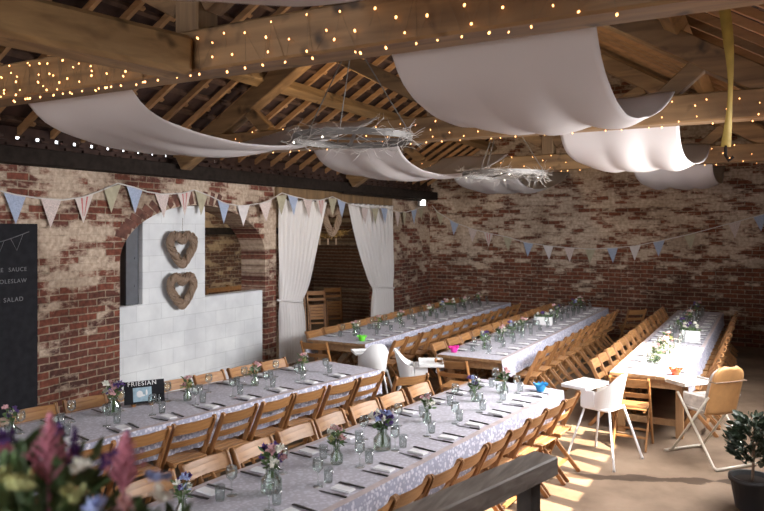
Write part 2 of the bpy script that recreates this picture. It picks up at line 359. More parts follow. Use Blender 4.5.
    def build(self, name, mats, parent=None, smooth=False, loc=None):
        me = bpy.data.meshes.new(name); me.from_pydata(self.v, [], self.f)
        if not isinstance(mats, (list, tuple)): mats = [mats]
        for m in mats: me.materials.append(m)
        me.polygons.foreach_set('material_index', self.m)
        if smooth: me.polygons.foreach_set('use_smooth', [True] * len(self.f))
        me.validate(); me.update()
        bm = bmesh.new(); bm.from_mesh(me); bmesh.ops.recalc_face_normals(bm, faces=bm.faces[:]); bm.to_mesh(me); bm.free()
        o = bpy.data.objects.new(name, me); COL.objects.link(o)
        if parent: o.parent = parent
        if loc: o.location = loc
        return o
def tag(o, label=None, cat=None, group=None, kind=None):
    if label: o['label'] = label
    if cat: o['category'] = cat
    if group: o['group'] = group
    if kind: o['kind'] = kind
    return o
def thing(name, label, cat, loc=(0, 0, 0), rz=0.0, group=None):
    o = bpy.data.objects.new(name, None); COL.objects.link(o); o.empty_display_size = 0.1
    o.location = loc; o.rotation_euler = (0, 0, rz); return tag(o, label, cat, group)
def dup(root, loc, rz=0.0, label=None, group=None, scale=None):
    r = root.copy(); COL.objects.link(r); r.location = loc; r.rotation_euler = (0, 0, rz)
    if label: r['label'] = label
    if group: r['group'] = group
    if scale: r.scale = (scale,) * 3
    for ch in root.children:
        c = ch.copy(); COL.objects.link(c); c.parent = r
        for g in ch.children:
            d = g.copy(); COL.objects.link(d); d.parent = c
    return r
def struct(name, mb, m, parent=None, smooth=False):
    o = mb.build(name, m, parent, smooth)
    if parent is None: o['kind'] = 'structure'
    return o
ORD = ['first', 'second', 'third', 'fourth', 'fifth', 'sixth', 'seventh', 'eighth', 'ninth', 'tenth', 'eleventh', 'twelfth',
       'thirteenth', 'fourteenth', 'fifteenth', 'sixteenth', 'seventeenth', 'eighteenth']
def text_mesh(txt, size, name, m, parent, mtx, ext=0.001):
    cu = bpy.data.curves.new(name, 'FONT'); cu.body = txt; cu.size = size; cu.extrude = ext; cu.offset = size * .004; cu.space_character = 1.18; cu.align_x = 'CENTER'
    t = bpy.data.objects.new(name, cu); COL.objects.link(t)
    bpy.context.view_layer.update()
    me = bpy.data.meshes.new_from_object(t); bpy.data.objects.remove(t); bpy.data.curves.remove(cu)
    me.name = name; me.materials.clear(); me.materials.append(m); me.transform(mtx)
    o = bpy.data.objects.new(name, me); COL.objects.link(o); o.parent = parent
    return o

# ------------------------------------------------------------------ the shell
XL, XR, YB, YF, XC = -7.5, 0.5, 16.1, -3.2, -3.3
WT = 0.52                                            # wall thickness
def zr(x): return 6.05 - 0.6 * abs(x - XC)           # roof plane (top of rafters)
b = MB(); b.box(((-16 + 4) / 2, 6.5, -0.1), (20, 27, 0.2)); struct('floor', b, M['floor'])

# left wall: pier, arch, pier, wide doorway, pier
A0, A1, AZ, AR = 6.42, 9.47, 1.96, 0.80
D0, D1, DZ = 9.78, 13.92, 2.90
b = MB(); XW = XL - WT / 2; ZT = 3.34
def wallbox(y0, y1, z0, z1, mb=None): (mb or b).box((XW, (y0 + y1) / 2, (z0 + z1) / 2), (WT, y1 - y0, z1 - z0))
wallbox(YF, A0, 0, ZT)
n = 28; ac, ah = (A0 + A1) / 2, (A1 - A0) / 2
def arch_z(y): return AZ + AR * math.sqrt(max(0, 1 - ((y - ac) / ah) ** 2))
vs = []; fs = []
for i in range(n + 1):
    y = ac - ah * math.cos(PI * i / n); z = arch_z(y)
    vs += [(XL, y, z), (XL, y, ZT), (XL - WT, y, z), (XL - WT, y, ZT)]
for i in range(n):
    a, c = 4 * i, 4 * i + 4
    fs += [[a, c, c + 1, a + 1], [a + 2, a + 3, c + 3, c + 2], [a, a + 2, c + 2, c], [a + 1, c + 1, c + 3, a + 3]]
b.add(vs, fs)
wallbox(A1, D0, 0, ZT); wallbox(D0, D1, DZ, ZT); wallbox(D1, YB, 0, ZT)
nv = 34                                              # the arch's ring of headers
for i in range(nv):
    t0 = PI * (i + 0.5) / nv; y = ac - (ah + 0.11) * math.cos(t0); z = AZ + (AR + 0.11) * math.sin(t0)
    ang = math.atan2(AR * math.sin(t0), -ah * math.cos(t0))
    R = Matrix.Rotation(ang, 3, 'X')
    b.box((XL - 0.06, y, z), (0.13, 0.20, 0.098), R, 0.006, mi=1 if (y < ac + .5 and math.sin(t0) > .35) else 0)
struct('wall_left', b, [M['brick_left'], M['brick_arch']])
# white painted block infill in the arch, with the tall panel
b = MB(); HW = 1.36
b.box((XL - 0.16, (A0 + A1) / 2, HW / 2), (0.2, A1 - A0, HW))
P0, P1 = 6.86, 8.08; vs = []; fs = []; k = 12
for i in range(k + 1):
    y = P0 + (P1 - P0) * i / k; z = arch_z(y) - 0.012
    vs += [(XL - 0.06, y, HW), (XL - 0.06, y, z), (XL - 0.26, y, HW), (XL - 0.26, y, z)]
for i in range(k):
    a, c = 4 * i, 4 * i + 4
    fs += [[a, c, c + 1, a + 1], [a + 2, a + 3, c + 3, c + 2], [a + 1, c + 1, c + 3, a + 3]]
fs += [[0, 1, 3, 2], [4 * k, 4 * k + 2, 4 * k + 3, 4 * k + 1]]
b.add(vs, fs); struct('wall_infill', b, M['blocks'])
b = MB(); b.box((XL - 0.19, 6.745, 1.36 + 0.57), (0.12, 0.215, 1.14), None, 0.004)
for z in (1.62, 2.0): b.tube([(XL - 0.128, 6.79, z), (XL - 0.12, 6.79, z)], 0.018, 8)
struct('trim_jamb', b, M['grey_paint'])
# end wall with gable
b = MB()
vs = [(XL - WT, YB, 0), (XR + WT, YB, 0), (XR + WT, YB, zr(XR) - .05), (XC, YB, zr(XC) - .05), (XL - WT, YB, zr(XL) - .05)]
vs += [(x, y + 0.5, z) for x, y, z in vs]
b.add(vs, [[0, 1, 2, 3, 4], [5, 9, 8, 7, 6], [0, 5, 6, 1], [1, 6, 7, 2], [2, 7, 8, 3], [3, 8, 9, 4], [4, 9, 5, 0]])
struct('wall_back', b, M['brick_back'])
# right wall: solid below, a long unglazed slatted opening under the eaves for part of its length
b = MB(); O0, O1, OZ0, OZ1 = 3.5, 10.55, 2.1, 3.32; XQ = XR + 0.15; RT = zr(XR) - 0.06
def rbox(y0, y1, z0, z1, t=0.3): b.box((XR + t / 2, (y0 + y1) / 2, (z0 + z1) / 2), (t, y1 - y0, z1 - z0))
rbox(YF, O0, 0, RT); rbox(O1, YB, 0, RT); rbox(O0, O1, 0, OZ0); rbox(O0, O1, OZ1, RT)
y = O0 + 0.2
while y < O1:
    b.box((XR + 0.04, y, (OZ0 + OZ1) / 2), (0.06, 0.15 if y < 7.4 else 0.07, OZ1 - OZ0)); y += 0.40
struct('wall_right', b, M['brick_left'])
# the store behind the arch and the doorway
b = MB()
b.box((-11.2, 8.5, 1.75), (0.3, 17.0, 3.5)); b.box((-9.6, 16.35, 1.75), (3.4, 0.5, 3.5))
struct('wall_store', b, M['brick_dark'])
b = MB(); b.box((-9.6, 10.2, 3.42), (3.4, 12.6, 0.12))
for y in (7.6, 10.0, 12.4): b.box((-9.5, y, 3.24), (3.0, 0.2, 0.24))
b.box((-10.98, 10.2, 2.35), (0.14, 9.0, 0.16))
struct('ceiling_store', b, M['black_wood'])
b = MB(); b.box((XL + .01, (D0 + D1) / 2, DZ + .115), (.10, D1 - D0 + .1, .23), None, .006)
struct('trim_lintel', b, M['oak_dark'])
# dark wall plate and pipe along the left wall
b = MB(); b.box((XL + 0.11, 6.4, 3.225), (0.22, 19.4, 0.19), None, 0.01)
struct('trim_plate', b, M['black_wood'])
# eaves filling between plate and tiles: daylight shows through gaps
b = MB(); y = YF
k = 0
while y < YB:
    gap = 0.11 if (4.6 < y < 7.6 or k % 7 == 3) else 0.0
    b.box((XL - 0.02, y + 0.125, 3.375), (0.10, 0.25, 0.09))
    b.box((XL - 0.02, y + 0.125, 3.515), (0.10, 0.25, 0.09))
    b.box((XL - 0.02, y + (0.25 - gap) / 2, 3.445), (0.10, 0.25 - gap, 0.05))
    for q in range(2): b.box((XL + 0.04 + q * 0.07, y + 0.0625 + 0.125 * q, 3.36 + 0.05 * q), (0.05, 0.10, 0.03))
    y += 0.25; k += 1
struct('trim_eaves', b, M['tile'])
# roof: tiles on battens
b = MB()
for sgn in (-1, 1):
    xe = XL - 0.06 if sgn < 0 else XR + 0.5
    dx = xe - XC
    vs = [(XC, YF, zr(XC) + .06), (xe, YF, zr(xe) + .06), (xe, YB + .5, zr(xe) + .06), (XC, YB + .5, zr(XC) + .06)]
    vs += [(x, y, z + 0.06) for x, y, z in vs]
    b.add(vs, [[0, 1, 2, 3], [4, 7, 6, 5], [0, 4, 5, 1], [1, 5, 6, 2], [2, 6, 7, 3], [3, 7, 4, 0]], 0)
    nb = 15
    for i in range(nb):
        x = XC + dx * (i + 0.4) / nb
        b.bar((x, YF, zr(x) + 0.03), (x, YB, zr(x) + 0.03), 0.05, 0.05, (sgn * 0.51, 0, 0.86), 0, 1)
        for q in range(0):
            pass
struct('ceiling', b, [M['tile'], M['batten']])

# ------------------------------------------------------------------ trusses, purlins, rafters
TB0, TB1 = 3.40, 3.67
TY = [(-0.6, 'behind the viewpoint'), (3.45, 'nearest'), (7.30, 'middle'), (11.9, 'farthest')]
TL = ['oak roof truss with braced king post over the near bay', 'nearest oak roof truss, its tie beam wrapped with the largest fairy lights',
      'middle oak roof truss with king post, behind the nearer hoop chandelier', 'farthest oak roof truss, close above the farther hoop chandelier']
for i, (y, _) in enumerate(TY):
    t = thing('roof_truss', TL[i], 'roof truss', (XC, y, 0), 0, None)
    b = MB(); b.box((0, 0, (TB0 + TB1) / 2), (8.3, 0.24, TB1 - TB0), None, 0.015)
    for v_i, v in enumerate(b.v): b.v[v_i] = (v[0] * 0.97, v[1], v[2] + 0.012 * math.sin(v[0] * 1.3 + i))
    b.build('tie_beam', M['oak'], t)
    b = MB(); zt = zr(XC) - 0.35
    b.box((0, 0, (TB1 + zt) / 2), (0.20, 0.2, zt - TB1), None, 0.012); b.box((0, 0, zt - 0.12), (0.36, 0.2, 0.26), None, 0.03)
    b.build('king_post', M['oak_dark'], t)
    for s in (-1, 1):
        e = 3.95
        b = MB(); b.bar((s * 0.1, 0, zr(XC + 0.1) - 0.35), (s * e, 0, zr(XC + e) - 0.35), 0.2, 0.24, (0, 0, 1), 0.012); b.build('principal_rafter', M['oak'], t)
        b = MB(); b.bar((s * 0.1, 0, TB1 + 0.2), (s * 1.55, 0, zr(XC + 1.55) - 0.47), 0.16, 0.17, (0, 0, 1), 0.01); b.build('strut', M['oak'], t)
        b = MB(); b.bar((s * 2.4, 0, TB1), (s * 2.75, 0, zr(XC + 2.75) - 0.42), 0.14, 0.16, (1, 0, 0), 0.01); b.build('queen_strut', M['oak'], t)
bays = [(YF, -0.6), (-0.6, 3.45), (3.45, 7.3), (7.3, 11.9), (11.9, YB)]
bayn = ['over the gable bay', 'over the near bay', 'between the nearest and middle trusses', 'between the middle and farthest trusses', 'between the farthest truss and end wall']
for bi, (y0, y1) in enumerate(bays):
    for s, sn in ((-1, 'left'), (1, 'right')):
        x = XC + s * 2.52; z = zr(x) - 0.18
        b = MB(); b.bar((0, -(y1 - y0) / 2, 0), (0, (y1 - y0) / 2, 0), 0.15, 0.17, (s * 0.51, 0, 0.86), 0.01)
        o = b.build('purlin', M['oak_y'], loc=(x, (y0 + y1) / 2, z))
        tag(o, 'oak purlin on the %s roof slope %s' % (sn, bayn[bi]), 'purlin', 'purlins under the rafters')
b = MB(); b.box((XC, (YF + YB) / 2, zr(XC) - 0.14), (0.06, YB - YF, 0.2)); tag(b.build('ridge_board', M['oak_y']), 'long oak ridge board along the top of the roof', 'ridge board')
raf = {}
for s in (-1, 1):
    xe = (XL - 0.02 - XC) if s < 0 else (XR + 0.3 - XC)
    b = MB(); b.bar((s * 0.03, 0, zr(XC + .03) - .035), (xe, 0, zr(XC + abs(xe)) - .035), 0.048, 0.07, (0, 0, 1)); raf[s] = b
    for q in range(12):                                # offcut noggings nailed to each rafter under the battens
        xq = xe * (q + .5) / 12; b.box((xq, .065, zr(XC + abs(xq)) - .03), (.045, .09, .03), Matrix.Rotation(s * .54, 3, 'Y'))
proto = {}
yy = []; y = YF + 0.2
while y < YB - 0.05: yy.append(y); y += 0.42
for s, sn in ((-1, 'left'), (1, 'right')):
    for i, y in enumerate(reversed(yy)):
        lab = 'sawn rafter of the %s roof slope, %s out from the end wall' % (sn, ORD[i] if i < 18 else 'number %d' % (i + 1))
        if s not in proto:
            o = raf[s].build('rafter', M['rafter'], loc=(XC, y, 0)); proto[s] = o
        else:
            o = proto[s].copy(); COL.objects.link(o); o.location = (XC, y, 0)
        tag(o, lab, 'rafter', 'rafters of the %s roof slope' % sn)
# the heavy spur beam from the nearest king post back over the viewer's left
b = MB(); b.bar((-3.30, 3.34, 3.50), (-4.16, 0.55, 3.60), 0.26, 0.25, (0, 0, 1), 0.03)
tag(b.build('spur_beam', M['oak_y']), 'thick pale oak beam running from the nearest king post to upper left', 'beam')

# ------------------------------------------------------------------ fabric drapes
PROF = [(0, 0.02), (.025, -.16), (.06, -.33), (.12, -.43), (.22, -.49), (.36, -.50), (.5, -.46), (.64, -.39), (.78, -.27), (.9, -.13), (1, .02)]
def pz(t):
    for (a, za), (c, zc) in zip(PROF, PROF[1:]):
        if t <= c:
            u = (t - a) / (c - a); return za + (zc - za) * u
    return PROF[-1][1]
def drape(x0, x1, y0, y1, lab, seed, wob=0.05, skew=0.0):
    ph = seed * 1.7
    def fn(u, v):
        t = u; y = y0 + (y1 - y0) * t
        z = sum(pz(min(1, max(0, t + k * .02))) for k in (-1, 0, 1)) / 3 if 0.03 < t < 0.97 else pz(t)
        f = math.sin(PI * t)
        x = x0 + (x1 - x0) * v + 0.05 * math.sin(3 * t + ph) * f
        z += -wob * f * abs(math.sin(PI * 3 * v + 0.35 * math.sin(5 * t + ph))) - 0.05 * f * math.sin(PI * v) + 0.012 * math.sin(11 * v + 7 * t + ph)
        return (x + skew * (1 - t), y, TB1 + z + 0.015)
    b = MB(); b.grid(48, 30, fn)
    o = b.build('ceiling_drape', M['drape'], smooth=True)
    so = o.modifiers.new('thick', 'SOLIDIFY'); so.thickness = 0.004
    return tag(o, lab, 'fabric drape', 'white swags slung between the trusses')
RX = (-1.98, -0.78); LX = (-5.22, -3.98)
drape(RX[0], RX[1], -0.5, 3.33, 'white fabric swag overhead, right row, in front of the nearest tie beam', 1)
drape(RX[0], RX[1], 3.57, 7.18, 'large white fabric swag, right row, between the nearest and middle tie beams', 2)
drape(RX[0], RX[1], 7.42, 11.78, 'white fabric swag, right row, between the middle and farthest tie beams', 3)
drape(RX[0], RX[1], 12.02, YB - .05, 'white fabric swag, right row, between farthest tie beam and end wall', 4)
drape(LX[0], LX[1], 3.57, 7.18, 'long white fabric swag, left row, between the nearest and middle tie beams', 5, skew=-.25)
drape(LX[0], LX[1], 7.42, 11.78, 'white fabric swag, left row, between the middle and farthest tie beams', 6)
drape(LX[0], LX[1], 12.02, YB - .05, 'white fabric swag, left row, between farthest tie beam and end wall', 7)

# ------------------------------------------------------------------ fairy lights
bulb_me = MB().ico((0, 0, 0), (0.006, 0.006, 0.009), 1).build('bulb_seed', M['bulb'])
bm_ = bulb_me.data; bpy.data.objects.remove(bulb_me)
def fairy(y, x0, x1, nb, lab, seed, r=1.0):
    rr = random.Random(seed)
    t = thing('fairy_lights', lab, 'fairy lights', (0, y - 0.125, TB0), 0, 'strings of fairy lights on the tie beams')
    pts = []; bulbs = []
    m = nb
    for i in range(m):
        u = i / (m - 1); x = x0 + (x1 - x0) * u + rr.uniform(-.05, .05)
        z = [0.0, 0.10, 0.0, 0.21, 0.0, 0.15, 0.06, 0.24][i % 8] + rr.uniform(-.03, .03)
        z = max(-0.01, z); yo = -0.012 if z > 0.02 else rr.choice((0.0, 0.03, -0.005))
        if z <= 0.02: z = -0.014
        pts.append((x, yo, z)); bulbs.append((x, yo - 0.006, z - 0.008))
    MB().tube(pts, 0.0012, 4).build('wire', M['wire'], t)
    for p in bulbs[:100]:
        o = bpy.data.objects.new('bulb', bm_); COL.objects.link(o); o.parent = t; o.location = p
        s = r * rr.uniform(0.75, 1.2); o.scale = (s, s, s); o.rotation_euler = (rr.uniform(-.6, .6), rr.uniform(-.6, .6), 0)
    return t
fairy(3.45, -5.9, -0.6, 100, 'warm fairy lights on nearest tie beam, the largest bulbs', 1, 1.0)
fairy(3.45, -6.3, -3.55, 60, 'dense second string of warm fairy lights at the left end of nearest tie beam', 11, 1.0)
fairy(7.30, -6.4, 0.3, 100, 'warm fairy lights on middle tie beam, behind the nearer hoop', 2, 1.0)
fairy(11.9, -6.6, 0.3, 80, 'faint warm fairy lights on the farthest tie beam', 3, 1.1)

# ------------------------------------------------------------------ hoop chandeliers
def chandelier(x, y, z, lab, seed):
    rr = random.Random(seed)
    t = thing('hoop_chandelier', lab, 'chandelier', (x, y, z), 0.3, 'hoops hung under the roof')
    R = 0.55
    b = MB(); prof = [(R - .012, -.03), (R + .012, -.03), (R + .012, .03), (R - .012, .03), (R - .012, -.03)]
    b.lathe(prof, 40); b.f = [f for f in b.f if len(f) == 4]; b.m = [0] * len(b.f)
    for k in range(2):
        a = k * PI / 2 + .3; b.bar((R * math.cos(a), R * math.sin(a), 0), (-R * math.cos(a), -R * math.sin(a), 0), .03, .02)
    b.build('hoop', M['iron'], t)
    b = MB()
    for k in range(170):
        a = rr.uniform(0, 2 * PI); p = Vector((R * math.cos(a), R * math.sin(a), rr.uniform(-.03, .03))); pts = [p]
        d = Vector((-math.sin(a), math.cos(a), 0)) * rr.choice((-1, 1)) + Vector((rr.uniform(-.6, .6), rr.uniform(-.6, .6), rr.uniform(-.7, .5)))
        for q in range(4):
            p = p + d.normalized() * 0.055; d += Vector((rr.uniform(-.6, .6), rr.uniform(-.6, .6), rr.uniform(-.5, .5))); pts.append(p)
        b.tube(pts, [.003, .0026, .0022, .002, .0014], 4)
    tag(b.build('twig_wreath', M['twig'], t), kind='stuff')
    top = zr(XC) - z - 0.5
    for k in range(3):
        a = 2 * PI * k / 3
        b = MB(); p0 = Vector((R * math.cos(a), R * math.sin(a), .03)); p1 = Vector((0, 0, 0.95)); b.tube([p0, p1], 0.006, 5)
        b.build('chain', M['iron'], t)
    b = MB(); b.tube([(0, 0, .95), (0, 0, top + 0.5)], 0.009, 6); b.ico((0, 0, .95), .02); b.build('hanging_rod', M['iron'], t)
    for k in range(14):
        a = rr.uniform(0, 2 * PI); MB().ico((R * math.cos(a), R * math.sin(a), rr.uniform(-.05, .04)), .009).build('bulb', M['bulb_white'], t)
chandelier(-3.43, 5.64, 3.25, 'twig-wound iron hoop chandelier hanging nearer, in front of middle beam', 4)
chandelier(-3.22, 9.30, 3.16, 'twig-wound iron hoop chandelier hanging farther off, near the end wall', 5)

# yellow strap
b = MB()
def stf(u, v):
    z = 2.99 + u * 1.20; tw = 0.5 + 1.2 * math.sin(u * 5.0) * 0.6
    return (-0.27 + (v - .5) * 0.075 * math.cos(tw) + 0.03 * math.sin(u * 4), 5.6 + (v - .5) * 0.075 * math.sin(tw), z)
b.grid(30, 2, stf)
t = thing('ratchet_strap', 'dull yellow webbing strap hanging from the rafters at far right', 'strap', (0, 0, 0))
o = b.build('webbing', M['strap'], t, True); so = o.modifiers.new('thick', 'SOLIDIFY'); so.thickness = 0.004
b = MB(); b.tube([(-0.27, 5.6, 3.0), (-0.27, 5.6, 2.93), (-0.25, 5.61, 2.89), (-0.22, 5.61, 2.92)], 0.012, 6); b.build('hook', M['black_wood'], t)

# flood lamp on the end of a rail in the far corner
t = thing('flood_lamp', 'small bright flood lamp on a dark rail in the far left corner', 'lamp', (-7.28, 15.2, 3.03))
b = MB(); b.box((0, -.03, 0), (0.2, 0.08, 0.17), None, .01); b.build('housing', M['iron'], t)
b = MB(); b.box((0.05, -0.076, 0), (0.13, 0.01, 0.12)); b.build('glass', M['lamp_face'], t)
b = MB(); b.tube([(0, 0, .05), (0, -3.6, 0.08)], .022, 8); b.build('rail', M['black_wood'], t)

# ------------------------------------------------------------------ furniture: chairs
def slat(mb, wdt, z0, z1, yc, th, tilt, bow, n=10, lift=0.0):
    """curved back slat between the posts"""
    def P(u, side, top):
        x = (u - .5) * wdt; c = 1 - (2 * u - 1) ** 2
        z = (z1 if top else z0) + lift * c
        y = yc - tilt * (z - z0) - bow * c + (th / 2 if side else -th / 2)
        return (x, y, z)
    vs = []; fs = []
    for i in range(n + 1):
        u = i / n; vs += [P(u, 0, 0), P(u, 1, 0), P(u, 1, 1), P(u, 0, 1)]
    for i in range(n):
        a = 4 * i
        for k in range(4): fs.append([a + k, a + (k + 1) % 4, a + 4 + (k + 1) % 4, a + 4 + k])
    fs += [[0, 3, 2, 1], [4 * n, 4 * n + 1, 4 * n + 2, 4 * n + 3]]
    mb.add(vs, fs); return mb
CW = 0.40
def make_chair(label):
    t = thing('folding_chair', label, 'chair')
    ty0, ty1, H = 0.16, -0.22, 0.79; sl = (ty0 - ty1) / H
    def py(z): return ty0 - sl * z
    for s in (-1, 1):
        b = MB(); x = s * (CW / 2)
        b.bar((x, py(0.0), 0.0), (x, py(H - .02), H - .02), 0.022, 0.05, (0, 1, 0), .006)
        b.tube([(x - .011, py(H - .02), H - .02), (x + .011, py(H - .02), H - .02)], .024, 10); b.build('back_leg', M['chair'], t)
    for s in (-1, 1):
        b = MB(); x = s * (CW / 2 - .03)
        b.bar((x, -0.23, 0.0), (x, 0.15, 0.425), 0.022, 0.042, (0, 1, 0), .005); b.build('front_leg', M['chair'], t)
    b = MB(); slat(b, CW - .01, 0.675, 0.775, py(0.675) + .004, .016, sl, 0.03); b.build('top_slat', M['chair_x'], t)
    b = MB(); slat(b, CW - .01, 0.555, 0.610, py(0.555) + .004, .014, sl, 0.025); b.build('lower_slat', M['chair_x'], t)
    b = MB()
    for k in range(5): b.box((0, -0.12 + k * .076, .432), (CW - .065, .066, .016), None, .004)
    for s in (-1, 1): b.box((s * (CW / 2 - .055), .03, .413), (.022, .36, .024))
    b.build('seat', M['chair_x'], t)
    b = MB(); b.bar((-CW / 2, py(.16), .16), (CW / 2, py(.16), .16), .03, .02); b.build('front_stretcher', M['chair_x'], t)
    b = MB(); b.bar((-CW / 2 + .03, -.11, .12), (CW / 2 - .03, -.11, .12), .03, .02); b.build('rear_stretcher', M['chair_x'], t)
    return t
CH = {'n': 0, 'p': None}
def chair(x, y, rz, label, group=None, jit=True):
    if jit: rz += rnd.uniform(-.06, .06); x += rnd.uniform(-.015, .015); y += rnd.uniform(-.015, .015)
    if CH['p'] is None:
        CH['p'] = make_chair(label); o = CH['p']; o.location = (x, y, 0); o.rotation_euler = (0, 0, rz)
        if group: o['group'] = group
    else:
        o = dup(CH['p'], (x, y, 0), rz, label)
        if group: o['group'] = group
        elif 'group' in o: del o['group']
    return o

# ------------------------------------------------------------------ tables, cloths, settings
TOPZ = 0.72
class Table:
    def __init__(s, key, p0, p1, W):
        s.key = key; s.p0 = Vector((p0[0], p0[1], 0)); d = Vector((p1[0] - p0[0], p1[1] - p0[1], 0)); s.L = d.length; s.W = W
        s.u = d.normalized(); s.n = Vector((-s.u.y, s.u.x, 0)); s.rz = math.atan2(s.u.y, s.u.x) - PI / 2
    def at(s, a, t): return s.p0 + s.u * a + s.n * t      # a along the length, t from the right edge to the left
def build_table(T, label, end_drop, legs_at):
    t = thing('long_table', label, 'table', T.p0, T.rz)
    W, L = T.W, T.L
    b = MB(); nb = 5
    for k in range(nb): b.box((-W * (k + .5) / nb, L / 2, TOPZ - .0185), (W / nb - .003, L, .035), None, .003)
    b.build('tabletop', M['table'], t)
    b = MB()
    for x in (-.07, -W + .07): b.box((x, L / 2, TOPZ - .09), (.03, L - .16, .10))
    for y in (.07, L - .07): b.box((-W / 2, y, TOPZ - .09), (W - .14, .03, .10))
    b.build('apron', M['table'], t)
    for a in legs_at:
        for x in (-.10, -W + .10):
            b = MB(); b.box((x, a, (TOPZ - .036) / 2), (.085, .085, TOPZ - .036), None, .006); b.build('leg', M['table_leg'], t)
        b = MB(); b.box((-W / 2, a, .17), (W - .285, .045, .075), None, .004); b.build('stretcher', M['table'], t)
    return t
def build_cloth(T, label, drop, ends, a0=0.0):
    """linen over the top with a lace fall; ends = (near, far) falls"""
    W, L = T.W, T.L; z0 = TOPZ + .004; nx = 18; b = MB(); ph = rnd.uniform(0, 6)
    seg = max(20, int(L / .045))
    side = 6
    prof = [(-(W + .004), -drop * (side - k) / side) for k in range(side)] + [(-(W + .002) + (W + .004) * k / nx, 0) for k in range(nx + 1)] + [(.004, -drop * (k + 1) / side) for k in range(side)]
    nj = len(prof) - 1
    def fn(u, v):
        y = a0 + (L - a0) * u; j = round(v * nj); x, dz = prof[j]
        if dz < -1e-6:
            f = -dz / drop; sg = 1 if x > -W / 2 else -1
            x += sg * (.004 + .012 * f + .009 * f * math.sin(y * 17 + ph + sg) + .005 * f * math.sin(y * 41 + ph))
            if f > .99: dz -= .012 * abs(math.sin(y * 36))
        zz = z0 + dz + (.0012 * math.sin(9 * y + 7 * x) if dz > -1e-6 else 0)
        return (x, y, zz)
    def mf(i, j):
        if j < side or j >= side + nx: return 1
        return 2 if j in (side, side + nx - 1) else 0
    b.grid(seg, nj, fn, 0, mf)
    for e, on in ((0, ends[0]), (1, ends[1])):
        if not on: continue
        yb = a0 if e == 0 else L; sg = -1 if e == 0 else 1
        def fe(u, v):
            x = -W - .002 + (W + .004) * u; f = v; dz = -drop * f
            y = yb + sg * (.002 + .012 * f + .009 * f * math.sin(x * 19 + ph))
            if f > .99: dz -= .012 * abs(math.sin(x * 36))
            return (x, y, z0 + dz)
        b.grid(26, side, fe, 1)
    o = b.build('tablecloth', [M['linen'], M['lace'], M['trim']], smooth=False)
    o.location = T.p0; o.rotation_euler = (0, 0, T.rz)
    return tag(o, label, 'tablecloth')
TA = Table('A', (-4.85, 2.60), (-4.05, 7.29), 0.98)
TB = Table('B', (-2.37, 2.60), (-1.87, 7.29), 0.98)
TC = Table('C', (-5.13, 8.78), (-5.13, 15.35), 1.02)
TD = Table('D', (-2.98, 8.55), (-2.98, 15.35), 0.90)
TE = Table('E', (-0.79, 8.48), (-0.79, 15.55), 0.84)
build_table(TA, 'long trestle table under cloth beside the white block wall, with small blackboard', True, (.25, 2.4, 4.5))
build_table(TB, 'front long trestle table under lace cloth, nearest the grey rail', True, (.25, 2.4, 4.5))
build_table(TC, 'long rustic wooden table beside the white curtains, bare end showing', False, (.25, 3.3, 6.3))
build_table(TD, 'middle long rustic wooden table reaching to the end wall', False, (.25, 3.4, 6.5))
build_table(TE, 'long rustic wooden table at right, near half in sunlight', False, (.20, 3.5, 6.8))
build_cloth(TA, 'lavender grey cloth with lace fall on the table by the white wall', .27, (True, True))
build_cloth(TB, 'lavender grey cloth with lace fall on the front table by rail', .27, (True, True))
build_cloth(TC, 'pale cloth with lace fall on the table by the curtains', .25, (False, True))
build_cloth(TD, 'pale cloth with lace fall on the middle table', .25, (False, True))
build_cloth(TE, 'white cloth with lace fall on the sunlit right table', .22, (False, True), .02)

NAMES = {'A': ('left wall table', 'wall side', 'inner side'), 'B': ('front table', 'left side', 'rail side'), 'C': ('curtain table', 'curtain side', 'inner side'),
         'D': ('middle table', 'left side', 'right side'), 'E': ('sunlit right table', 'left side', 'right side')}
def row(T, side, starts, out):
    """chairs along one side: starts = distances along the table"""
    tn, ln, rn = NAMES[T.key]; sn = ln if side == 'L' else rn
    for i, a in enumerate(starts):
        if side == 'R': p = T.at(a, -(out - .22)); f = T.n
        else: p = T.at(a, T.W + (out - .22)); f = -T.n
        chair(p.x, p.y, math.atan2(f.y, f.x) - PI / 2, 'wooden folding chair, %s from the near end, %s of the %s' % (ORD[i], sn, tn), 'folding chairs at the %s' % tn)
def span(a, b_, st):
    r = []
    while a <= b_: r.append(a); a += st
    return r
row(TA, 'R', span(.50, 4.3, .468), .30)
row(TA, 'L', span(.75, 4.6, .49), .25)
row(TB, 'R', span(.55, 4.45, .415), .27)
row(TB, 'L', span(.52, 4.3, .475), .27)
row(TC, 'R', span(.35, 6.3, .46), .40)
row(TC, 'L', span(.50, 6.3, .48), .24)
row(TD, 'R', span(.75, 5.9, .46), .34)
row(TD, 'L', span(.60, 6.5, .48), .27)
row(TE, 'L', span(.40, 6.9, .46), .28)
row(TE, 'R', span(.60, 6.9, .46), .27)
chair(-5.72, 8.50, 0.12, 'wooden folding chair facing the bare near end of the curtain table')
chair(-3.42, 8.16, 0.0, 'wooden folding chair facing the bare near end of the middle table')
chair(-1.33, 8.17, 0.02, 'wooden folding chair with sunlit seat facing the end of the right table', jit=False)
chair(-3.62, 7.05, 1.0, 'wooden folding chair turned away at an angle beside the two white high chairs')
chair(-2.45, 14.95, 0.75, 'wooden folding chair standing askew by the end wall, right of middle table')

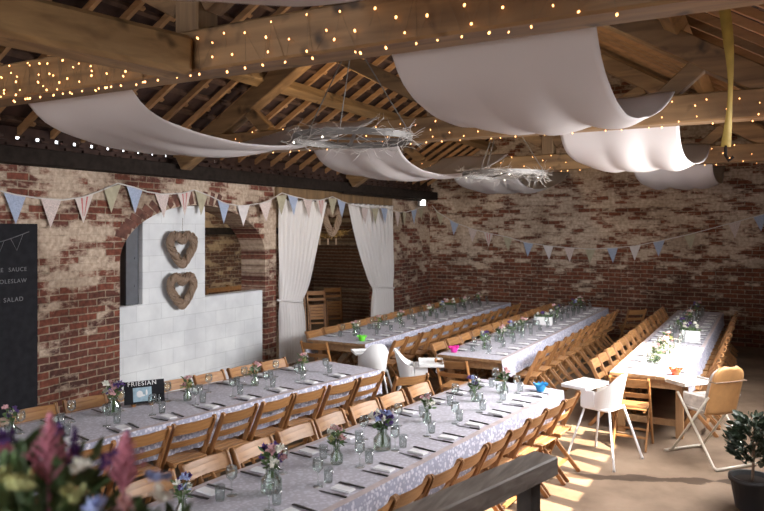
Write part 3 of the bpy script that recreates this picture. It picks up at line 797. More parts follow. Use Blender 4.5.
# place settings
def mk_one(name, mb, m, sm=False): return mb.build(name, m, smooth=sm)
nap = MB(); nap.box((0, 0, .004), (.080, .15, .008), None, .003); nap.box((.003, 0, .010), (.073, .14, .006), None, .002)
kn = MB(); kn.box((0, -.055, .004), (.018, .095, .008), None, .002); kn.add([(-.009, -.01, .002), (.006, -.01, .002), (.006, .10, .002), (-.004, .115, .002), (-.009, .10, .002), (-.009, -.01, .004), (.006, -.01, .004), (.006, .10, .004), (-.004, .115, .004), (-.009, .10, .004)],
        [[4, 3, 2, 1, 0], [5, 6, 7, 8, 9], [0, 1, 6, 5], [1, 2, 7, 6], [2, 3, 8, 7], [3, 4, 9, 8], [4, 0, 5, 9]])
fk = MB(); fk.box((0, -.04, .004), (.016, .12, .007), None, .001); fk.box((0, .035, .004), (.026, .040, .005), None, .001)
for k in range(4): fk.box((-.009 + .006 * k, .075, .004), (.0035, .05, .003))
wg = MB(); wg.lathe([(.034, 0), (.034, .003), (.006, .008), (.004, .02), (.004, .085), (.012, .095), (.034, .115), (.038, .14), (.036, .165), (.032, .185), (.031, .185), (.035, .16), (.036, .14), (.032, .117), (.01, .099), (0, .097)], 14)
tm = MB(); tm.lathe([(.027, 0), (.029, .01), (.033, .095), (.0315, .095), (.0275, .012), (0, .010)], 14)
PRO = {}
SETS = {'napkin': (nap, 'napkin', 'folded white napkin', 'napkins', False), 'dinner_knife': (kn, 'steel', 'steel dinner knife', 'dinner knives', False),
        'dinner_fork': (fk, 'steel', 'steel dinner fork', 'dinner forks', False), 'wine_glass': (wg, 'glass', 'clear stemmed wine glass', 'wine glasses', True), 'tumbler': (tm, 'glass', 'clear glass tumbler', 'tumblers', True)}
def put(kind, p, rz, where, tn):
    mb, mm, desc, gr, sm = SETS[kind]
    if kind not in PRO: o = mb.build(kind, M[mm], smooth=sm); PRO[kind] = o
    else: o = PRO[kind].copy(); COL.objects.link(o)
    o.location = (p.x, p.y, TOPZ + .0062); o.rotation_euler = (0, 0, rz)
    tag(o, '%s at %s' % (desc, where), kind.replace('_', ' ').replace('dinner ', ''), '%s on the %s' % (gr, tn))
def settings(T, side, starts):
    tn, ln, rn = NAMES[T.key]; sn = ln if side == 'L' else rn
    for i, a in enumerate(starts):
        a += rnd.uniform(-.02, .02)
        inn = T.n if side == 'R' else -T.n
        rz = math.atan2(inn.y, inn.x) - PI / 2
        al = T.u if side == 'R' else -T.u        # to the sitter's right is -/+ along the table
        def P(along, d):
            q = T.at(a, d if side == 'R' else T.W - d); return q - al * along * (-1)
        wh = '%s place from near end, %s of %s' % (ORD[i], sn, tn)
        put('napkin', P(0, .15), rz + rnd.uniform(-.12, .12), wh, tn)
        put('dinner_knife', P(-.095, .15), rz + rnd.uniform(-.15, .15), wh, tn)
        put('dinner_fork', P(.095, .15), rz + rnd.uniform(-.15, .15), wh, tn)
        put('wine_glass', P(-.05, .31 + rnd.uniform(-.01, .02)), 0, wh, tn)
        put('tumbler', P(.05, .33 + rnd.uniform(-.02, .01)), 0, wh, tn)
settings(TA, 'R', span(.60, 4.45, .45)); settings(TA, 'L', span(.82, 4.5, .47))
settings(TB, 'R', span(.75, 4.5, .45)); settings(TB, 'L', span(.70, 4.5, .47))
settings(TC, 'R', span(.40, 6.3, .46)); settings(TC, 'L', span(.45, 6.3, .48))
settings(TD, 'R', span(.45, 6.5, .46)); settings(TD, 'L', span(.50, 6.5, .48))
settings(TE, 'R', span(.45, 6.8, .46)); settings(TE, 'L', span(.45, 6.8, .46))

# ------------------------------------------------------------------ posies in bottles
COLN = {'f_white': 'white', 'f_purple': 'purple', 'f_pink': 'pink', 'f_rose': 'rose pink', 'f_yellow': 'yellow', 'f_blue': 'pale blue', 'f_orange': 'orange'}
def bloom(p, r, m, parent, kind, d=None):
    b = MB(); p = Vector(p); d = Vector(d or (0, 0, 1)).normalized()
    if kind == 'round':
        b.ico(p, r * .45, 1)
        for k in range(16):
            z = rnd.uniform(-.3, 1); a = rnd.uniform(0, 2 * PI); q = math.sqrt(max(0, 1 - z * z)); dd = Vector((q * math.cos(a), q * math.sin(a), z))
            b.leaf(p + dd * r * .3, dd, r * .9, r * .7, 0, .5)
    else:
        for k in range(18):
            f = k / 18; q = p + d * (f * r * 3.2); a = k * 2.4; rr_ = r * .55 * (1 - f * .8)
            b.ico(q + Vector((math.cos(a), math.sin(a), 0)) * rr_ * .8, rr_ * .55 + .002, 1)
    return b.build('bloom', M[m], parent)
def posy(seed, cols, tall=0.10, big=False):
    global rnd
    keep = rnd; rnd = random.Random(seed)
    t = thing('flower_bottle', 'x', 'flowers')
    R = .034 if not big else .055; Hb = .085 if not big else .12
    b = MB(); nk = R * .55
    b.lathe([(R * .9, 0), (R, .006), (R, Hb * .55), (nk, Hb * .8), (nk, Hb), (nk * 1.2, Hb + .004), (nk * 1.2, Hb + .010), (nk * .85, Hb + .010), (nk * .85, Hb * .8), (R - .003, Hb * .53), (R - .003, .008), (0, .008)], 16)
    b.build('bottle', M['bottle'], t, True)
    b = MB(); heads = []
    for k in range(7 if not big else 12):
        a = rnd.uniform(0, 2 * PI); q = rnd.uniform(.2, 1) * (.045 if not big else .07); z = Hb + tall * rnd.uniform(.35, 1.0)
        h = Vector((q * math.cos(a), q * math.sin(a), z)); heads.append(h)
        b.tube([(rnd.uniform(-.4, .4) * nk, rnd.uniform(-.4, .4) * nk, .012), (h.x * .25, h.y * .25, Hb), h], .0018, 4)
    b.build('stems', M['stem'], t)
    b = MB()
    for k in range(34 if not big else 60):
        a = rnd.uniform(0, 2 * PI); z = Hb + tall * rnd.uniform(.05, .8); q = rnd.uniform(0, .035)
        d = Vector((math.cos(a), math.sin(a), rnd.uniform(-.1, .9)))
        b.leaf((q * math.cos(a), q * math.sin(a), z), d, rnd.uniform(.025, .05), rnd.uniform(.014, .024))
    tag(b.build('leaves', M['leaf'], t), kind='stuff')
    for k, h in enumerate(heads):
        c = cols[k % len(cols)]
        bloom(h, rnd.uniform(.016, .026) * (1.2 if big else 1), c, t, 'spike' if c in ('f_purple', 'f_pink') and k % 2 else 'round', (h.x * 3, h.y * 3, .3))
    rnd = keep
    return t
POSY = [(11, ['f_purple', 'f_white', 'f_purple', 'f_rose']), (12, ['f_white', 'f_rose', 'f_yellow', 'f_rose']), (13, ['f_white', 'f_purple', 'f_blue']), (14, ['f_rose', 'f_white', 'f_white']), (15, ['f_purple', 'f_blue', 'f_purple', 'f_white'])]
protos = {}
spots = []
# (x, y, variant, scale, big, label)
spots += [(-5.18, 4.36, 0, 1.25, 1, 'jar of purple spikes beside the small blackboard sign'),
          (-4.97, 5.07, 1, 1.2, 0, 'bottle of rose and white flowers right of the blackboard sign'),
          (-4.81, 5.90, 3, 1.25, 0, 'bottle of dark greenery in front of the white wall, left table centre'),
          (-4.72, 6.65, 1, 1.2, 0, 'tall posy near the curtain end of the left wall table'),
          (-5.42, 3.55, 0, 1.1, 0, 'bottle with a dark pink flower at the chalkboard end of left table'),
          (-2.98, 3.00, 2, 1.2, 0, 'bottle of leafy flowers at the very front of the front table'),
          (-2.77, 3.56, 0, 1.25, 1, 'jar of white and purple flowers at the near end of front table'),
          (-2.70, 4.22, 1, 1.35, 0, 'bottle of green buds, second posy along the front table'),
          (-2.57, 4.66, 4, 1.25, 1, 'large jar of purple and blue flowers mid front table'),
          (-2.60, 5.52, 3, 1.2, 0, 'slim bottle of tall white flowers beyond the purple jar, front table'),
          (-2.50, 6.40, 2, 1.2, 0, 'bottle of white and purple flowers, far half of front table'),
          (-2.36, 6.85, 3, 1.3, 0, 'bottle of dark leaves near the blue bowl on front table')]
for i, (y, v) in enumerate(((9.40, 3), (10.16, 1), (10.97, 3), (12.2, 3), (12.75, 2), (13.9, 3), (14.8, 1))):
    spots.append((-5.68, y, v, 1.2, 0, 'bottle of flowers, %s from the near end along the curtain table' % ORD[i]))
for i, (y, v) in enumerate(((9.21, 4), (9.9, 3), (10.4, 2), (10.9, 3), (13.0, 0), (14.3, 4), (14.9, 1))):
    spots.append((-3.45, y, v, 1.3, 0, 'bottle of flowers, %s from the near end along the middle table' % ORD[i]))
for i, (y, v) in enumerate(((9.3, 3), (9.95, 3), (10.45, 1), (12.2, 4), (13.4, 1), (14.9, 0))):
    spots.append((-1.22, y, v, 1.25, 0, 'bottle of flowers, %s from the near end along the sunlit table' % ORD[i]))
for x, y, v, sc, big, lab in spots:
    k = (v, big)
    if k not in protos:
        protos[k] = posy(POSY[v][0] + big, POSY[v][1], .11, bool(big)); o = protos[k]
        o.location = (x, y, TOPZ + .006); o.rotation_euler = (0, 0, y); o['label'] = lab; o.scale = (sc,) * 3
    else: o = dup(protos[k], (x, y, TOPZ + .006), y * 1.7, lab, None, sc)
    o['group'] = 'posies along the tables'
# planters
def planter(x, y, rz, label, m, cols, seed, s=(.26, .12, .11)):
    global rnd
    keep = rnd; rnd = random.Random(seed)
    t = thing('flower_box', label, 'planter', (x, y, TOPZ + .006), rz)
    b = MB()
    for sx in (-1, 1): b.box((sx * (s[0] / 2 - .006), 0, s[2] / 2), (.012, s[1], s[2]), None, .002)
    for sy in (-1, 1): b.box((0, sy * (s[1] / 2 - .006), s[2] / 2), (s[0] - .024, .012, s[2]), None, .002)
    b.box((0, 0, .006), (s[0] - .02, s[1] - .02, .012)); b.build('box', m, t)
    b = MB(); b.box((0, 0, s[2] * .8), (s[0] - .026, s[1] - .026, .03)); b.build('soil', M['soil'], t)
    b = MB()
    for k in range(60):
        a = rnd.uniform(0, 2 * PI); d = Vector((math.cos(a) * .7, math.sin(a) * .7, rnd.uniform(.2, 1)))
        b.leaf((rnd.uniform(-.4, .4) * s[0], rnd.uniform(-.35, .35) * s[1], s[2] * .85), d, rnd.uniform(.05, .12), .025)
    tag(b.build('leaves', M['leaf'], t), kind='stuff')
    for k in range(9): bloom((rnd.uniform(-.45, .45) * s[0], rnd.uniform(-.4, .4) * s[1], s[2] + rnd.uniform(.03, .12)), .026, cols[k % len(cols)], t, 'round')
    rnd = keep
planter(-1.02, 11.4, .1, 'white wooden flower box on the sunlit right table', M['white_plastic'], ['f_white', 'f_purple', 'f_white'], 31, (.26, .16, .16))
planter(-3.45, 12.1, .2, 'white flower box on the middle table', M['white_plastic'], ['f_white', 'f_white', 'f_purple'], 32, (.30, .14, .14))
planter(-5.75, 13.3, .1, 'grey flower box toward the far end of the curtain table', M['iron'], ['f_white', 'f_rose'], 33, (.28, .13, .12))
# low leafy white garland on the sunlit table
t = thing('flower_garland', 'loose white flowers and greenery laid along the sunlit right table', 'flowers', (-1.25, 10.0, TOPZ + .006))
b = MB()
for k in range(160):
    y = rnd.uniform(-.75, .75); a = rnd.uniform(0, 2 * PI); b.leaf((rnd.uniform(-.08, .08), y, rnd.uniform(.0, .06)), (math.cos(a), math.sin(a), rnd.uniform(.1, .8)), rnd.uniform(.04, .08), .025)
tag(b.build('leaves', M['leaf'], t), kind='stuff')
for k in range(26): bloom((rnd.uniform(-.09, .09), rnd.uniform(-.72, .72), rnd.uniform(.05, .11)), .025, rnd.choice(['f_white', 'f_white', 'f_rose']), t, 'round')
# bright little bowls of favours
def bowl(x, y, m, lab):
    t = thing('favour_bowl', lab, 'bowl', (x, y, TOPZ + .006))
    b = MB(); b.lathe([(.035, 0), (.038, .004), (.055, .05), (.060, .075), (.056, .075), (.05, .05), (.034, .008), (0, .007)], 16); b.build('bowl', m, t, True)
    b = MB()
    for k in range(12):
        a = 2 * PI * k / 12; b.leaf((.05 * math.cos(a), .05 * math.sin(a), .06), (math.cos(a) * .7, math.sin(a) * .7, .6), .04, .03)
    b.build('tissue', m, t)
bowl(-2.06, 7.12, M['cup_blue'], 'small bright blue bowl at the far end of the front table')
bowl(-3.74, 8.80, M['cup_pink'], 'small magenta bowl at the near end of the middle table')
bowl(-5.32, 9.02, M['cup_green'], 'small lime green bowl at the near end of the curtain table')
bowl(-0.93, 8.66, M['cup_orange'], 'small orange bowl at the near corner of the right table')

# small blackboard table sign
t = thing('table_sign', 'small blackboard table sign with white letters and pale picture', 'sign', (-5.20, 4.74, TOPZ + .006), 0)
lean = Matrix.Rotation(math.radians(-12), 3, 'X')
t.rotation_euler = (0, 0, math.radians(58))
b = MB(); b.box((0, 0, .125), (.37, .012, .21), lean, .002); b.build('board', M['slate'], t)
b = MB(); b.box((-.02, -.0095, .105), (.17, .004, .13), lean); pic = b.build('picture', M['pic'], t)
b = MB(); b.ico((-.045, -.0115, .11), (.03, .003, .032), 2, 0, lean); b.ico((-.02, -.0115, .095), (.04, .003, .014), 2, 0, lean); b.ico((.018, -.0115, .12), (.010, .003, .028), 2, 0, lean)
b.build('white_shape', M['chalk'], pic)
mt = Matrix.Translation((-.025, .0075, .186)) @ Matrix.Rotation(math.radians(90 - 12), 4, 'X')
mt = Matrix.Translation((-.02, .0045, .187)) @ Matrix.Rotation(math.radians(78), 4, 'X')
text_mesh('FRIESIAN', .058, 'lettering', M['chalk'], t, mt)
b = MB()
for x in (-.10, .06): b.box((x, 0.0, .011), (.03, .09, .022), None, .003)
b.build('foot', M['chair_x'], t)

# chalkboard on the left wall
CB = thing('chalkboard', 'tall dark chalkboard with faint chalk menu on the brick wall at left', 'chalkboard', (XL + .02, 4.50, .30))
b = MB(); b.box((0, 0, 1.08), (.03, 1.42, 2.16), None, .004); b.build('board', M['slate'], CB)
def chalk_text(s, yc, z, size):
    text_mesh(s, size, 'lettering', M['chalk_faint'], CB, Matrix.Translation((.0165, yc, z)) @ Matrix.Rotation(PI / 2, 4, 'Z') @ Matrix.Rotation(PI / 2, 4, 'X'), .0008)
for s, yc, zz, sz in (('APPLE', .19, 1.62, .065), ('SAUCE', .46, 1.62, .065), ('&', .10, 1.49, .065), ('COLESLAW', .38, 1.49, .065), ('LEAVES', .02, 1.28, .07), ('&', .23, 1.28, .07), ('SALAD', .41, 1.28, .07), ('PASTA', .14, 1.10, .065)): chalk_text(s, yc, zz, sz)
b = MB(); pts = [(.017, -.6 + 1.2 * k / 16, 1.98 + .0 - .11 * math.sin(PI * k / 16) + .09 * k / 16) for k in range(17)]
b.tube(pts, .004, 4)
for k in range(2, 15, 3):
    p, q = Vector(pts[k - 1]), Vector(pts[k + 1]); m_ = (p + q) / 2 - Vector((0, 0, .16)); b.tube([p, m_, q], .003, 4)
b.build('chalk_drawing', M['chalk_faint'], CB)

# ------------------------------------------------------------------ hearts
def heart(x, y, z, h, lab, m, seed, hang=0.0):
    rr = random.Random(seed)
    t = thing('wicker_heart', lab, 'wreath', (x, y, z))
    half = [(0, .20), (.09, .285), (.19, .30), (.27, .21), (.27, .06), (.18, -.13), (.07, -.29)]
    loop = [Vector((0, p * 1.32, q)) * h for p, q in half] + [Vector((0, 0, -.35)) * h] + [Vector((0, -p * 1.32, q)) * h for p, q in reversed(half[1:])]
    def hp(a):
        u = a / (2 * PI) * len(loop); i = int(u) % len(loop); f = u - int(u)
        p0, p1, p2, p3 = (loop[(i + k) % len(loop)] for k in (-1, 0, 1, 2))
        return 0.5 * ((2 * p1) + (p2 - p0) * f + (2 * p0 - 5 * p1 + 4 * p2 - p3) * f * f + (3 * p1 - p0 - 3 * p2 + p3) * f ** 3)
    b = MB(); K = 72; rad = .098 * h
    core = [hp(2 * PI * k / K) for k in range(K)]
    b.tube(core, rad * .55, 8, closed=True)
    for s in range(13):
        ph = 2 * PI * s / 13; pts = []; tw = rr.choice((4, 5, 6)); jr = rr.uniform(.85, 1.08)
        for k in range(K):
            p = core[k]; d = (core[(k + 1) % K] - core[k - 1]).normalized(); nrm = Vector((1, 0, 0)); sd = nrm.cross(d).normalized()
            a = ph + tw * 2 * PI * k / K; pts.append(p + (nrm * math.cos(a) * .6 + sd * math.sin(a)) * rad * jr)
        b.tube(pts, rad * .19, 5, closed=True)
    b.build('heart', m, t, True)
    if hang: MB().tube([(0.0, 0, .30 * h), (0, .01, .30 * h + hang)], .004, 4).build('hanging_string', M['wire'], t)
heart(XL + .045, 7.50, 2.115, .63, 'upper woven brown wicker heart hanging on the white panel', M['wicker'], 3, .26)
heart(XL + .045, 7.50, 1.515, .62, 'lower woven brown wicker heart hanging on the white panel', M['wicker'], 4, .05)
heart(XL - .10, 11.72, 2.56, .70, 'pale wicker heart hanging in the doorway between the curtains', M['wicker_pale'], 5, .14)

# ------------------------------------------------------------------ curtains
def curtain(y_out, y_top, y_tie, y_bot, lab, seed):
    rr = random.Random(seed); ph = rr.uniform(0, 6); zt, ztie = 2.92, 1.12; sg = 1 if y_top > y_out else -1
    t = thing('curtain', lab, 'curtain', (XL + .06, y_out, 0))
    def inner(z):
        if z > ztie:
            f = (z - ztie) / (zt - ztie); return y_tie + (y_top - y_tie) * (f ** .75)
        f = (ztie - z) / ztie; return y_tie + (y_bot - y_tie) * min(1, f * 1.6)
    def fn(u, v):
        z = .02 + (zt - .02) * u; wi = abs(inner(z) - y_out); full = abs(y_top - y_out)
        y = sg * wi * v
        amp = .022 + .035 * (1 - wi / full)
        x = amp * math.sin(2 * PI * 9 * v + ph + .5 * math.sin(2 * z)) + .012 * math.sin(2 * PI * 19 * v + 2 * z)
        pin = math.exp(-((z - ztie) / .16) ** 2); x *= (1 - .55 * pin)
        return (x + .02, y, z)
    b = MB(); b.grid(44, 110, fn); o = b.build('fabric', M['white_cloth'], t, True)
    b = MB(); wi = abs(y_tie - y_out); pts = []
    for k in range(25):
        a = 2 * PI * k / 24; pts.append((.02 + .075 * math.sin(a), sg * (wi / 2 + (wi / 2 + .02) * math.cos(a)), ztie + .05 * (-sg) * math.cos(a)))
    b.tube(pts, .018, 6); b.build('tieback', M['white_cloth'], t, True)
    b = MB(); b.tube([(.02, -.03 * sg, zt), (.02, (abs(y_top - y_out) + .03) * sg, zt)], .012, 6); b.build('pole', M['iron'], t)
curtain(9.74, 11.25, 10.42, 10.5, 'white voile curtain tied back at the left of the doorway', 1)
curtain(13.96, 12.05, 13.05, 13.0, 'white voile curtain tied back at the right of the doorway', 2)

# ------------------------------------------------------------------ bunting
def bunting(lab, path, flags, axis):
    """path: string points; flags: (index along axis coordinate, material)"""
    t = thing('bunting', lab, 'bunting', path[0])
    o0 = Vector(path[0]); P = [Vector(p) - o0 for p in path]
    pts = []
    for i in range(len(P) - 1):
        for k in range(8):
            f = k / 8; p = P[i].lerp(P[i + 1], f); pts.append(p)
    pts.append(P[-1])
    MB().tube(pts, .009, 5).build('string', M['string'], t)
    def at(c):
        for p, q in zip(pts, pts[1:]):
            a, b_ = p[axis] + o0[axis], q[axis] + o0[axis]
            if a <= c <= b_: return p.lerp(q, (c - a) / max(1e-6, b_ - a))
        return pts[-1]
    for c, m, wd, ht in flags:
        p = at(c - wd / 2); q = at(c + wd / 2); mid = (p + q) / 2 + Vector((0, 0, -ht)); off = Vector((.012, 0, 0)) if axis == 1 else Vector((0, -.012, 0))
        sk = rnd.uniform(-.03, .03); mid[axis] += sk; mid += off * rnd.uniform(.2, 1.5)
        b = MB(); n1 = off * .15
        b.add([p + n1, q + n1, mid + n1, p - n1, q - n1, mid - n1], [[0, 1, 2], [5, 4, 3], [0, 3, 4, 1], [1, 4, 5, 2], [2, 5, 3, 0]])
        if m == 'b_stripe':
            for f0 in (.3, .62):
                a_ = p.lerp(q, f0); c_ = p.lerp(q, f0 + .1); e1 = a_.lerp(mid, .75); e2 = c_.lerp(mid, .75)
                k2 = off * .2
                b.add([a_ + k2, c_ + k2, e2 + k2, e1 + k2], [[0, 1, 2, 3]], 1)
        b.build('pennant', [M[m], M['b_red']], t)
lp = [(4.20, 2.93), (4.45, 2.88), (4.72, 2.83), (4.93, 2.79), (5.21, 2.76), (5.54, 2.75), (5.85, 2.8), (6.12, 2.9), (6.36, 3.0), (6.64, 2.96), (6.86, 2.91), (7.13, 2.89), (7.52, 2.92), (7.76, 2.98), (8.11, 2.9), (8.44, 2.80), (8.85, 2.77), (9.31, 2.85), (9.72, 3.02),
      (10.04, 2.98), (10.5, 2.93), (10.92, 2.94), (11.33, 3.02), (11.65, 2.95), (12.1, 2.87), (12.7, 2.83), (13.4, 2.87), (14.05, 2.78), (14.71, 2.80), (15.13, 2.86), (15.9, 3.0)]
XBU = XL + .03
def xbu(y): return XBU + (.13 if 9.2 < y < 14.3 else .0) * 1.0
lfl = [(4.38, 'b_sage'), (4.93, 'b_blue'), (5.39, 'b_floral'), (5.85, 'b_stripe'), (6.28, 'b_sage'), (6.64, 'b_blue'), (7.13, 'b_floral'), (7.56, 'b_stripe'), (7.91, 'b_sage'), (8.4, 'b_blue'), (8.85, 'b_white'), (9.31, 'b_floral'), (9.72, 'b_sage'), (10.04, 'b_blue'), (10.5, 'b_floral'),
       (10.92, 'b_stripe'), (11.33, 'b_sage'), (11.65, 'b_blue'), (12.54, 'b_floral'), (13.0, 'b_sage'), (13.4, 'b_blue'), (14.05, 'b_floral'), (14.55, 'b_sage'), (15.13, 'b_blue'), (15.52, 'b_sage')]
bunting('string of pale triangular bunting along the left brick wall, above arch and curtains', [(xbu(y), y, z) for y, z in lp], [(y, m, .27 if y < 9 else .30, .34) for y, m in lfl], 1)
bp_ = [(-7.42, 3.0), (-7.28, 2.83), (-6.82, 2.57), (-6.34, 2.4), (-5.93, 2.3), (-5.45, 2.21), (-5.04, 2.09), (-4.47, 2.01), (-3.98, 1.97), (-3.51, 1.95), (-3.03, 1.98), (-2.55, 2.03), (-2.06, 2.14), (-1.45, 2.29), (-0.6, 2.54), (0.4, 2.85)]
bfl = list(zip((-7.22, -6.82, -6.34, -5.93, -5.45, -4.94, -4.47, -3.98, -3.51, -3.03, -2.55, -2.06, -1.45, -0.6, -0.15), ('b_sage', 'b_blue', 'b_floral', 'b_stripe', 'b_sage', 'b_blue', 'b_white', 'b_floral', 'b_sage', 'b_blue', 'b_white', 'b_blue', 'b_sage', 'b_floral', 'b_blue')))
bunting('string of pale triangular bunting sagging across the end brick wall', [(x, YB - .04, z) for x, z in bp_], [(x, m, .24, .33) for x, m in bfl], 0)

# ------------------------------------------------------------------ high chairs
def high_chair(x, y, rz, label):
    """white moulded seat on four splayed tube legs, with a tray in front (+Y)"""
    t = thing('high_chair', label, 'high chair', (x, y, 0), rz, 'white plastic high chairs')
    b = MB()
    # bucket seat: back shell rising in a rounded arch, curling into sides
    def shell(u, v, o):
        a = (u - .5) * PI * 1.12; zz = v
        rx, ry = (.165 + .02 * zz) - o, (.155 + .05 * zz) - o
        top = .545 + .015 + (.36 * math.exp(-(abs(a) / 1.12) ** 2.8) + .16 * (1 - math.exp(-(abs(a) / 1.12) ** 2.8)))
        return (rx * math.sin(a), -.0 - ry * math.cos(a) - .03 * zz, .545 + (top - .545) * zz)
    nu, nv2 = 26, 8
    b.grid(nu, nv2, lambda u, v: shell(u, v, 0)); b.grid(nu, nv2, lambda u, v: shell(u, v, .012))
    off = (nu + 1) * (nv2 + 1)
    for i in range(nu):
        a = i * (nv2 + 1) + nv2; c = a + nv2 + 1; b.f.append([a, c, c + off, a + off]); b.m.append(0)
        a -= nv2; c -= nv2; b.f.append([a, a + off, c + off, c]); b.m.append(0)
    b.box((0, .01, .545), (.33, .32, .025), None, .01)
    for s in (-1, 1): b.box((s * .165, .10, .635), (.016, .16, .18), None, .006)
    b.box((0, .165, .62), (.05, .02, .16), None, .006)
    b.build('seat_shell', M['white_plastic'], t, False)
    b = MB(); b.box((0, .225, .735), (.46, .30, .014), None, .005)
    for s in (-1, 1): b.box((s * .225, .225, .75), (.014, .30, .028), None, .004)
    for s in (-1, 1): b.box((0, .225 + s * .144, .75), (.46, .014, .028), None, .004)
    b.build('tray', M['white_plastic'], t)
    for sx in (-1, 1):
        for sy in (-1, 1):
            b = MB(); b.tube([(sx * .29, sy * .27, .0), (sx * .285, sy * .265, .03), (sx * .145, sy * .135, .56)], [.016, .013, .013], 8)
            b.build('leg', M['white_metal'], t, True)
    return t
high_chair(-4.56, 8.03, .75, 'white plastic high chair, leftmost, backing toward the viewer beside curtain table')
high_chair(-3.86, 7.78, -1.1, 'white plastic high chair with tray toward the middle table end')
high_chair(-1.50, 7.52, 1.25, 'white plastic high chair in sunlight at the far end of front table')

t = thing('folding_high_chair', 'folding high chair with tan back and grey padded seat beside sunlit table', 'high chair', (-.545, 8.06, 0), math.radians(49))
b = MB()
for s in (-1, 1):
    pass
for s, nm in ((-1, 'leg'), (1, 'leg')):
    b = MB(); b.tube([(s * .24, -.34, .02), (s * .24, -.30, .03), (s * .235, .19, .68)], .013, 8); b.build('rear_leg', M['cream_metal'], t, True)
    b = MB(); b.tube([(s * .21, .34, .02), (s * .21, .30, .03), (s * .205, -.20, .70)], .013, 8); b.build('front_leg', M['cream_metal'], t, True)
b = MB(); b.tube([(-.25, -.34, .018), (.27, -.34, .018)], .016, 8); b.build('base_bar', M['cream_metal'], t, True)
b = MB(); b.tube([(-.27, .34, .018), (.27, .34, .018)], .016, 8); b.build('base_bar', M['cream_metal'], t, True)
def panel(mb, wd, y0, z0, y1, z1, th, rnd_top=True, bow=.03):
    def P(u, v, o):
        x = (u - .5) * wd
        if rnd_top and v > .7:
            k = (v - .7) / .3; x *= math.sqrt(max(0.0, 1 - (k * .93) ** 2.5))
        q = 1 - (2 * u - 1) ** 2; d = Vector((0, y1 - y0, z1 - z0)); n_ = Vector((0, -(z1 - z0), y1 - y0)).normalized()
        return Vector((x, y0, z0)) + d * v + n_ * (bow * q + o)
    nu, nv2 = 12, 14; o0 = len(mb.v)
    mb.grid(nu, nv2, lambda u, v: P(u, v, 0)); mb.grid(nu, nv2, lambda u, v: P(u, v, th)); off = (nu + 1) * (nv2 + 1)
    for i in range(nu):
        for a in (o0 + i * (nv2 + 1), o0 + i * (nv2 + 1) + nv2): mb.f.append([a, a + nv2 + 1, a + nv2 + 1 + off, a + off]); mb.m.append(0)
    for j in range(nv2):
        for a in (o0 + j, o0 + nu * (nv2 + 1) + j): mb.f.append([a, a + 1, a + 1 + off, a + off]); mb.m.append(0)
b = MB(); panel(b, .40, -.14, .52, -.27, 1.02, .02); back = b.build('backrest', M['tan'], t, True)
b = MB(); panel(b, .36, -.118, .54, -.238, .98, -.03); pp = b.build('back_pad', M['pad'], t, True)
b = MB(); b.box((0, .02, .53), (.36, .30, .05), None, .02); b.box((0, .17, .60), (.30, .04, .12), None, .015)
for s in (-1, 1): b.box((s * .185, .01, .62), (.03, .30, .14), None, .012)
b.build('seat_pad', M['pad'], t)
b = MB(); b.box((0, .26, .745), (.44, .28, .02), None, .008); b.box((0, .395, .765), (.44, .015, .03), None, .005)
for s in (-1, 1): b.box((s * .212, .24, .765), (.015, .28, .03), None, .005)
b.build('tray', M['pad'], t)
b = MB(); b.tube([(-.203, -.21, .86), (-.203, -.285, .86), (.203, -.285, .86), (.203, -.21, .86)], .007, 6); b.build('strap', M['wicker'], t)

# ------------------------------------------------------------------ potted bay, bottom right
t = thing('potted_bay', 'small dark leafy bay bush in a dark pot at bottom right', 'potted plant', (-.12, 6.80, 0))
b = MB(); b.lathe([(.13, 0), (.135, .01), (.175, .24), (.19, .24), (.19, .275), (.165, .275), (.155, .22), (0, .22)], 20); b.build('pot', M['pot'], t, True)
b = MB(); b.lathe([(0.15, .225), (.15, .24), (0, .245)], 16); b.build('soil', M['soil'], t)
b = MB(); b.tube([(0, 0, .23), (.01, 0, .45), (0, .01, .66)], [.014, .012, .006], 6)
for k in range(9):
    a = k * 2.4; b.tube([(0, 0, .42 + .02 * k), (.10 * math.cos(a), .10 * math.sin(a), .52 + .025 * k)], .004, 4)
b.build('stem', M['wicker'], t)
b = MB()
for k in range(420):
    a = rnd.uniform(0, 2 * PI); z = rnd.uniform(.40, .78); q = .19 * math.sqrt(max(0, 1 - ((z - .58) / .23) ** 2)) * rnd.uniform(.35, 1)
    b.leaf((q * math.cos(a), q * math.sin(a), z), (math.cos(a), math.sin(a), rnd.uniform(.0, 1.0)), rnd.uniform(.07, .10), rnd.uniform(.035, .05))
tag(b.build('foliage', M['leaf_dark'], t), kind='stuff')

# ------------------------------------------------------------------ grey rail in the foreground
t = thing('rail', 'weathered grey wooden rail on a dark post in the foreground', 'rail', (-1.03, 3.66, 0), 0)
e = Vector((-.26, -.97, 0)).normalized()
b = MB(); q = e * 2.6; b.bar((0, 0, 1.165), (q.x, q.y, 1.165), .15, .10, (0, 0, 1), .008); b.build('top_rail', M['grey_wood'], t)
for d in (.17, 1.35, 2.45):
    p = e * d; b = MB(); b.box((p.x, p.y, .557), (.09, .09, 1.114), Matrix.Rotation(-.26, 3, 'Z'), .005); b.build('post', M['dark_post'], t)

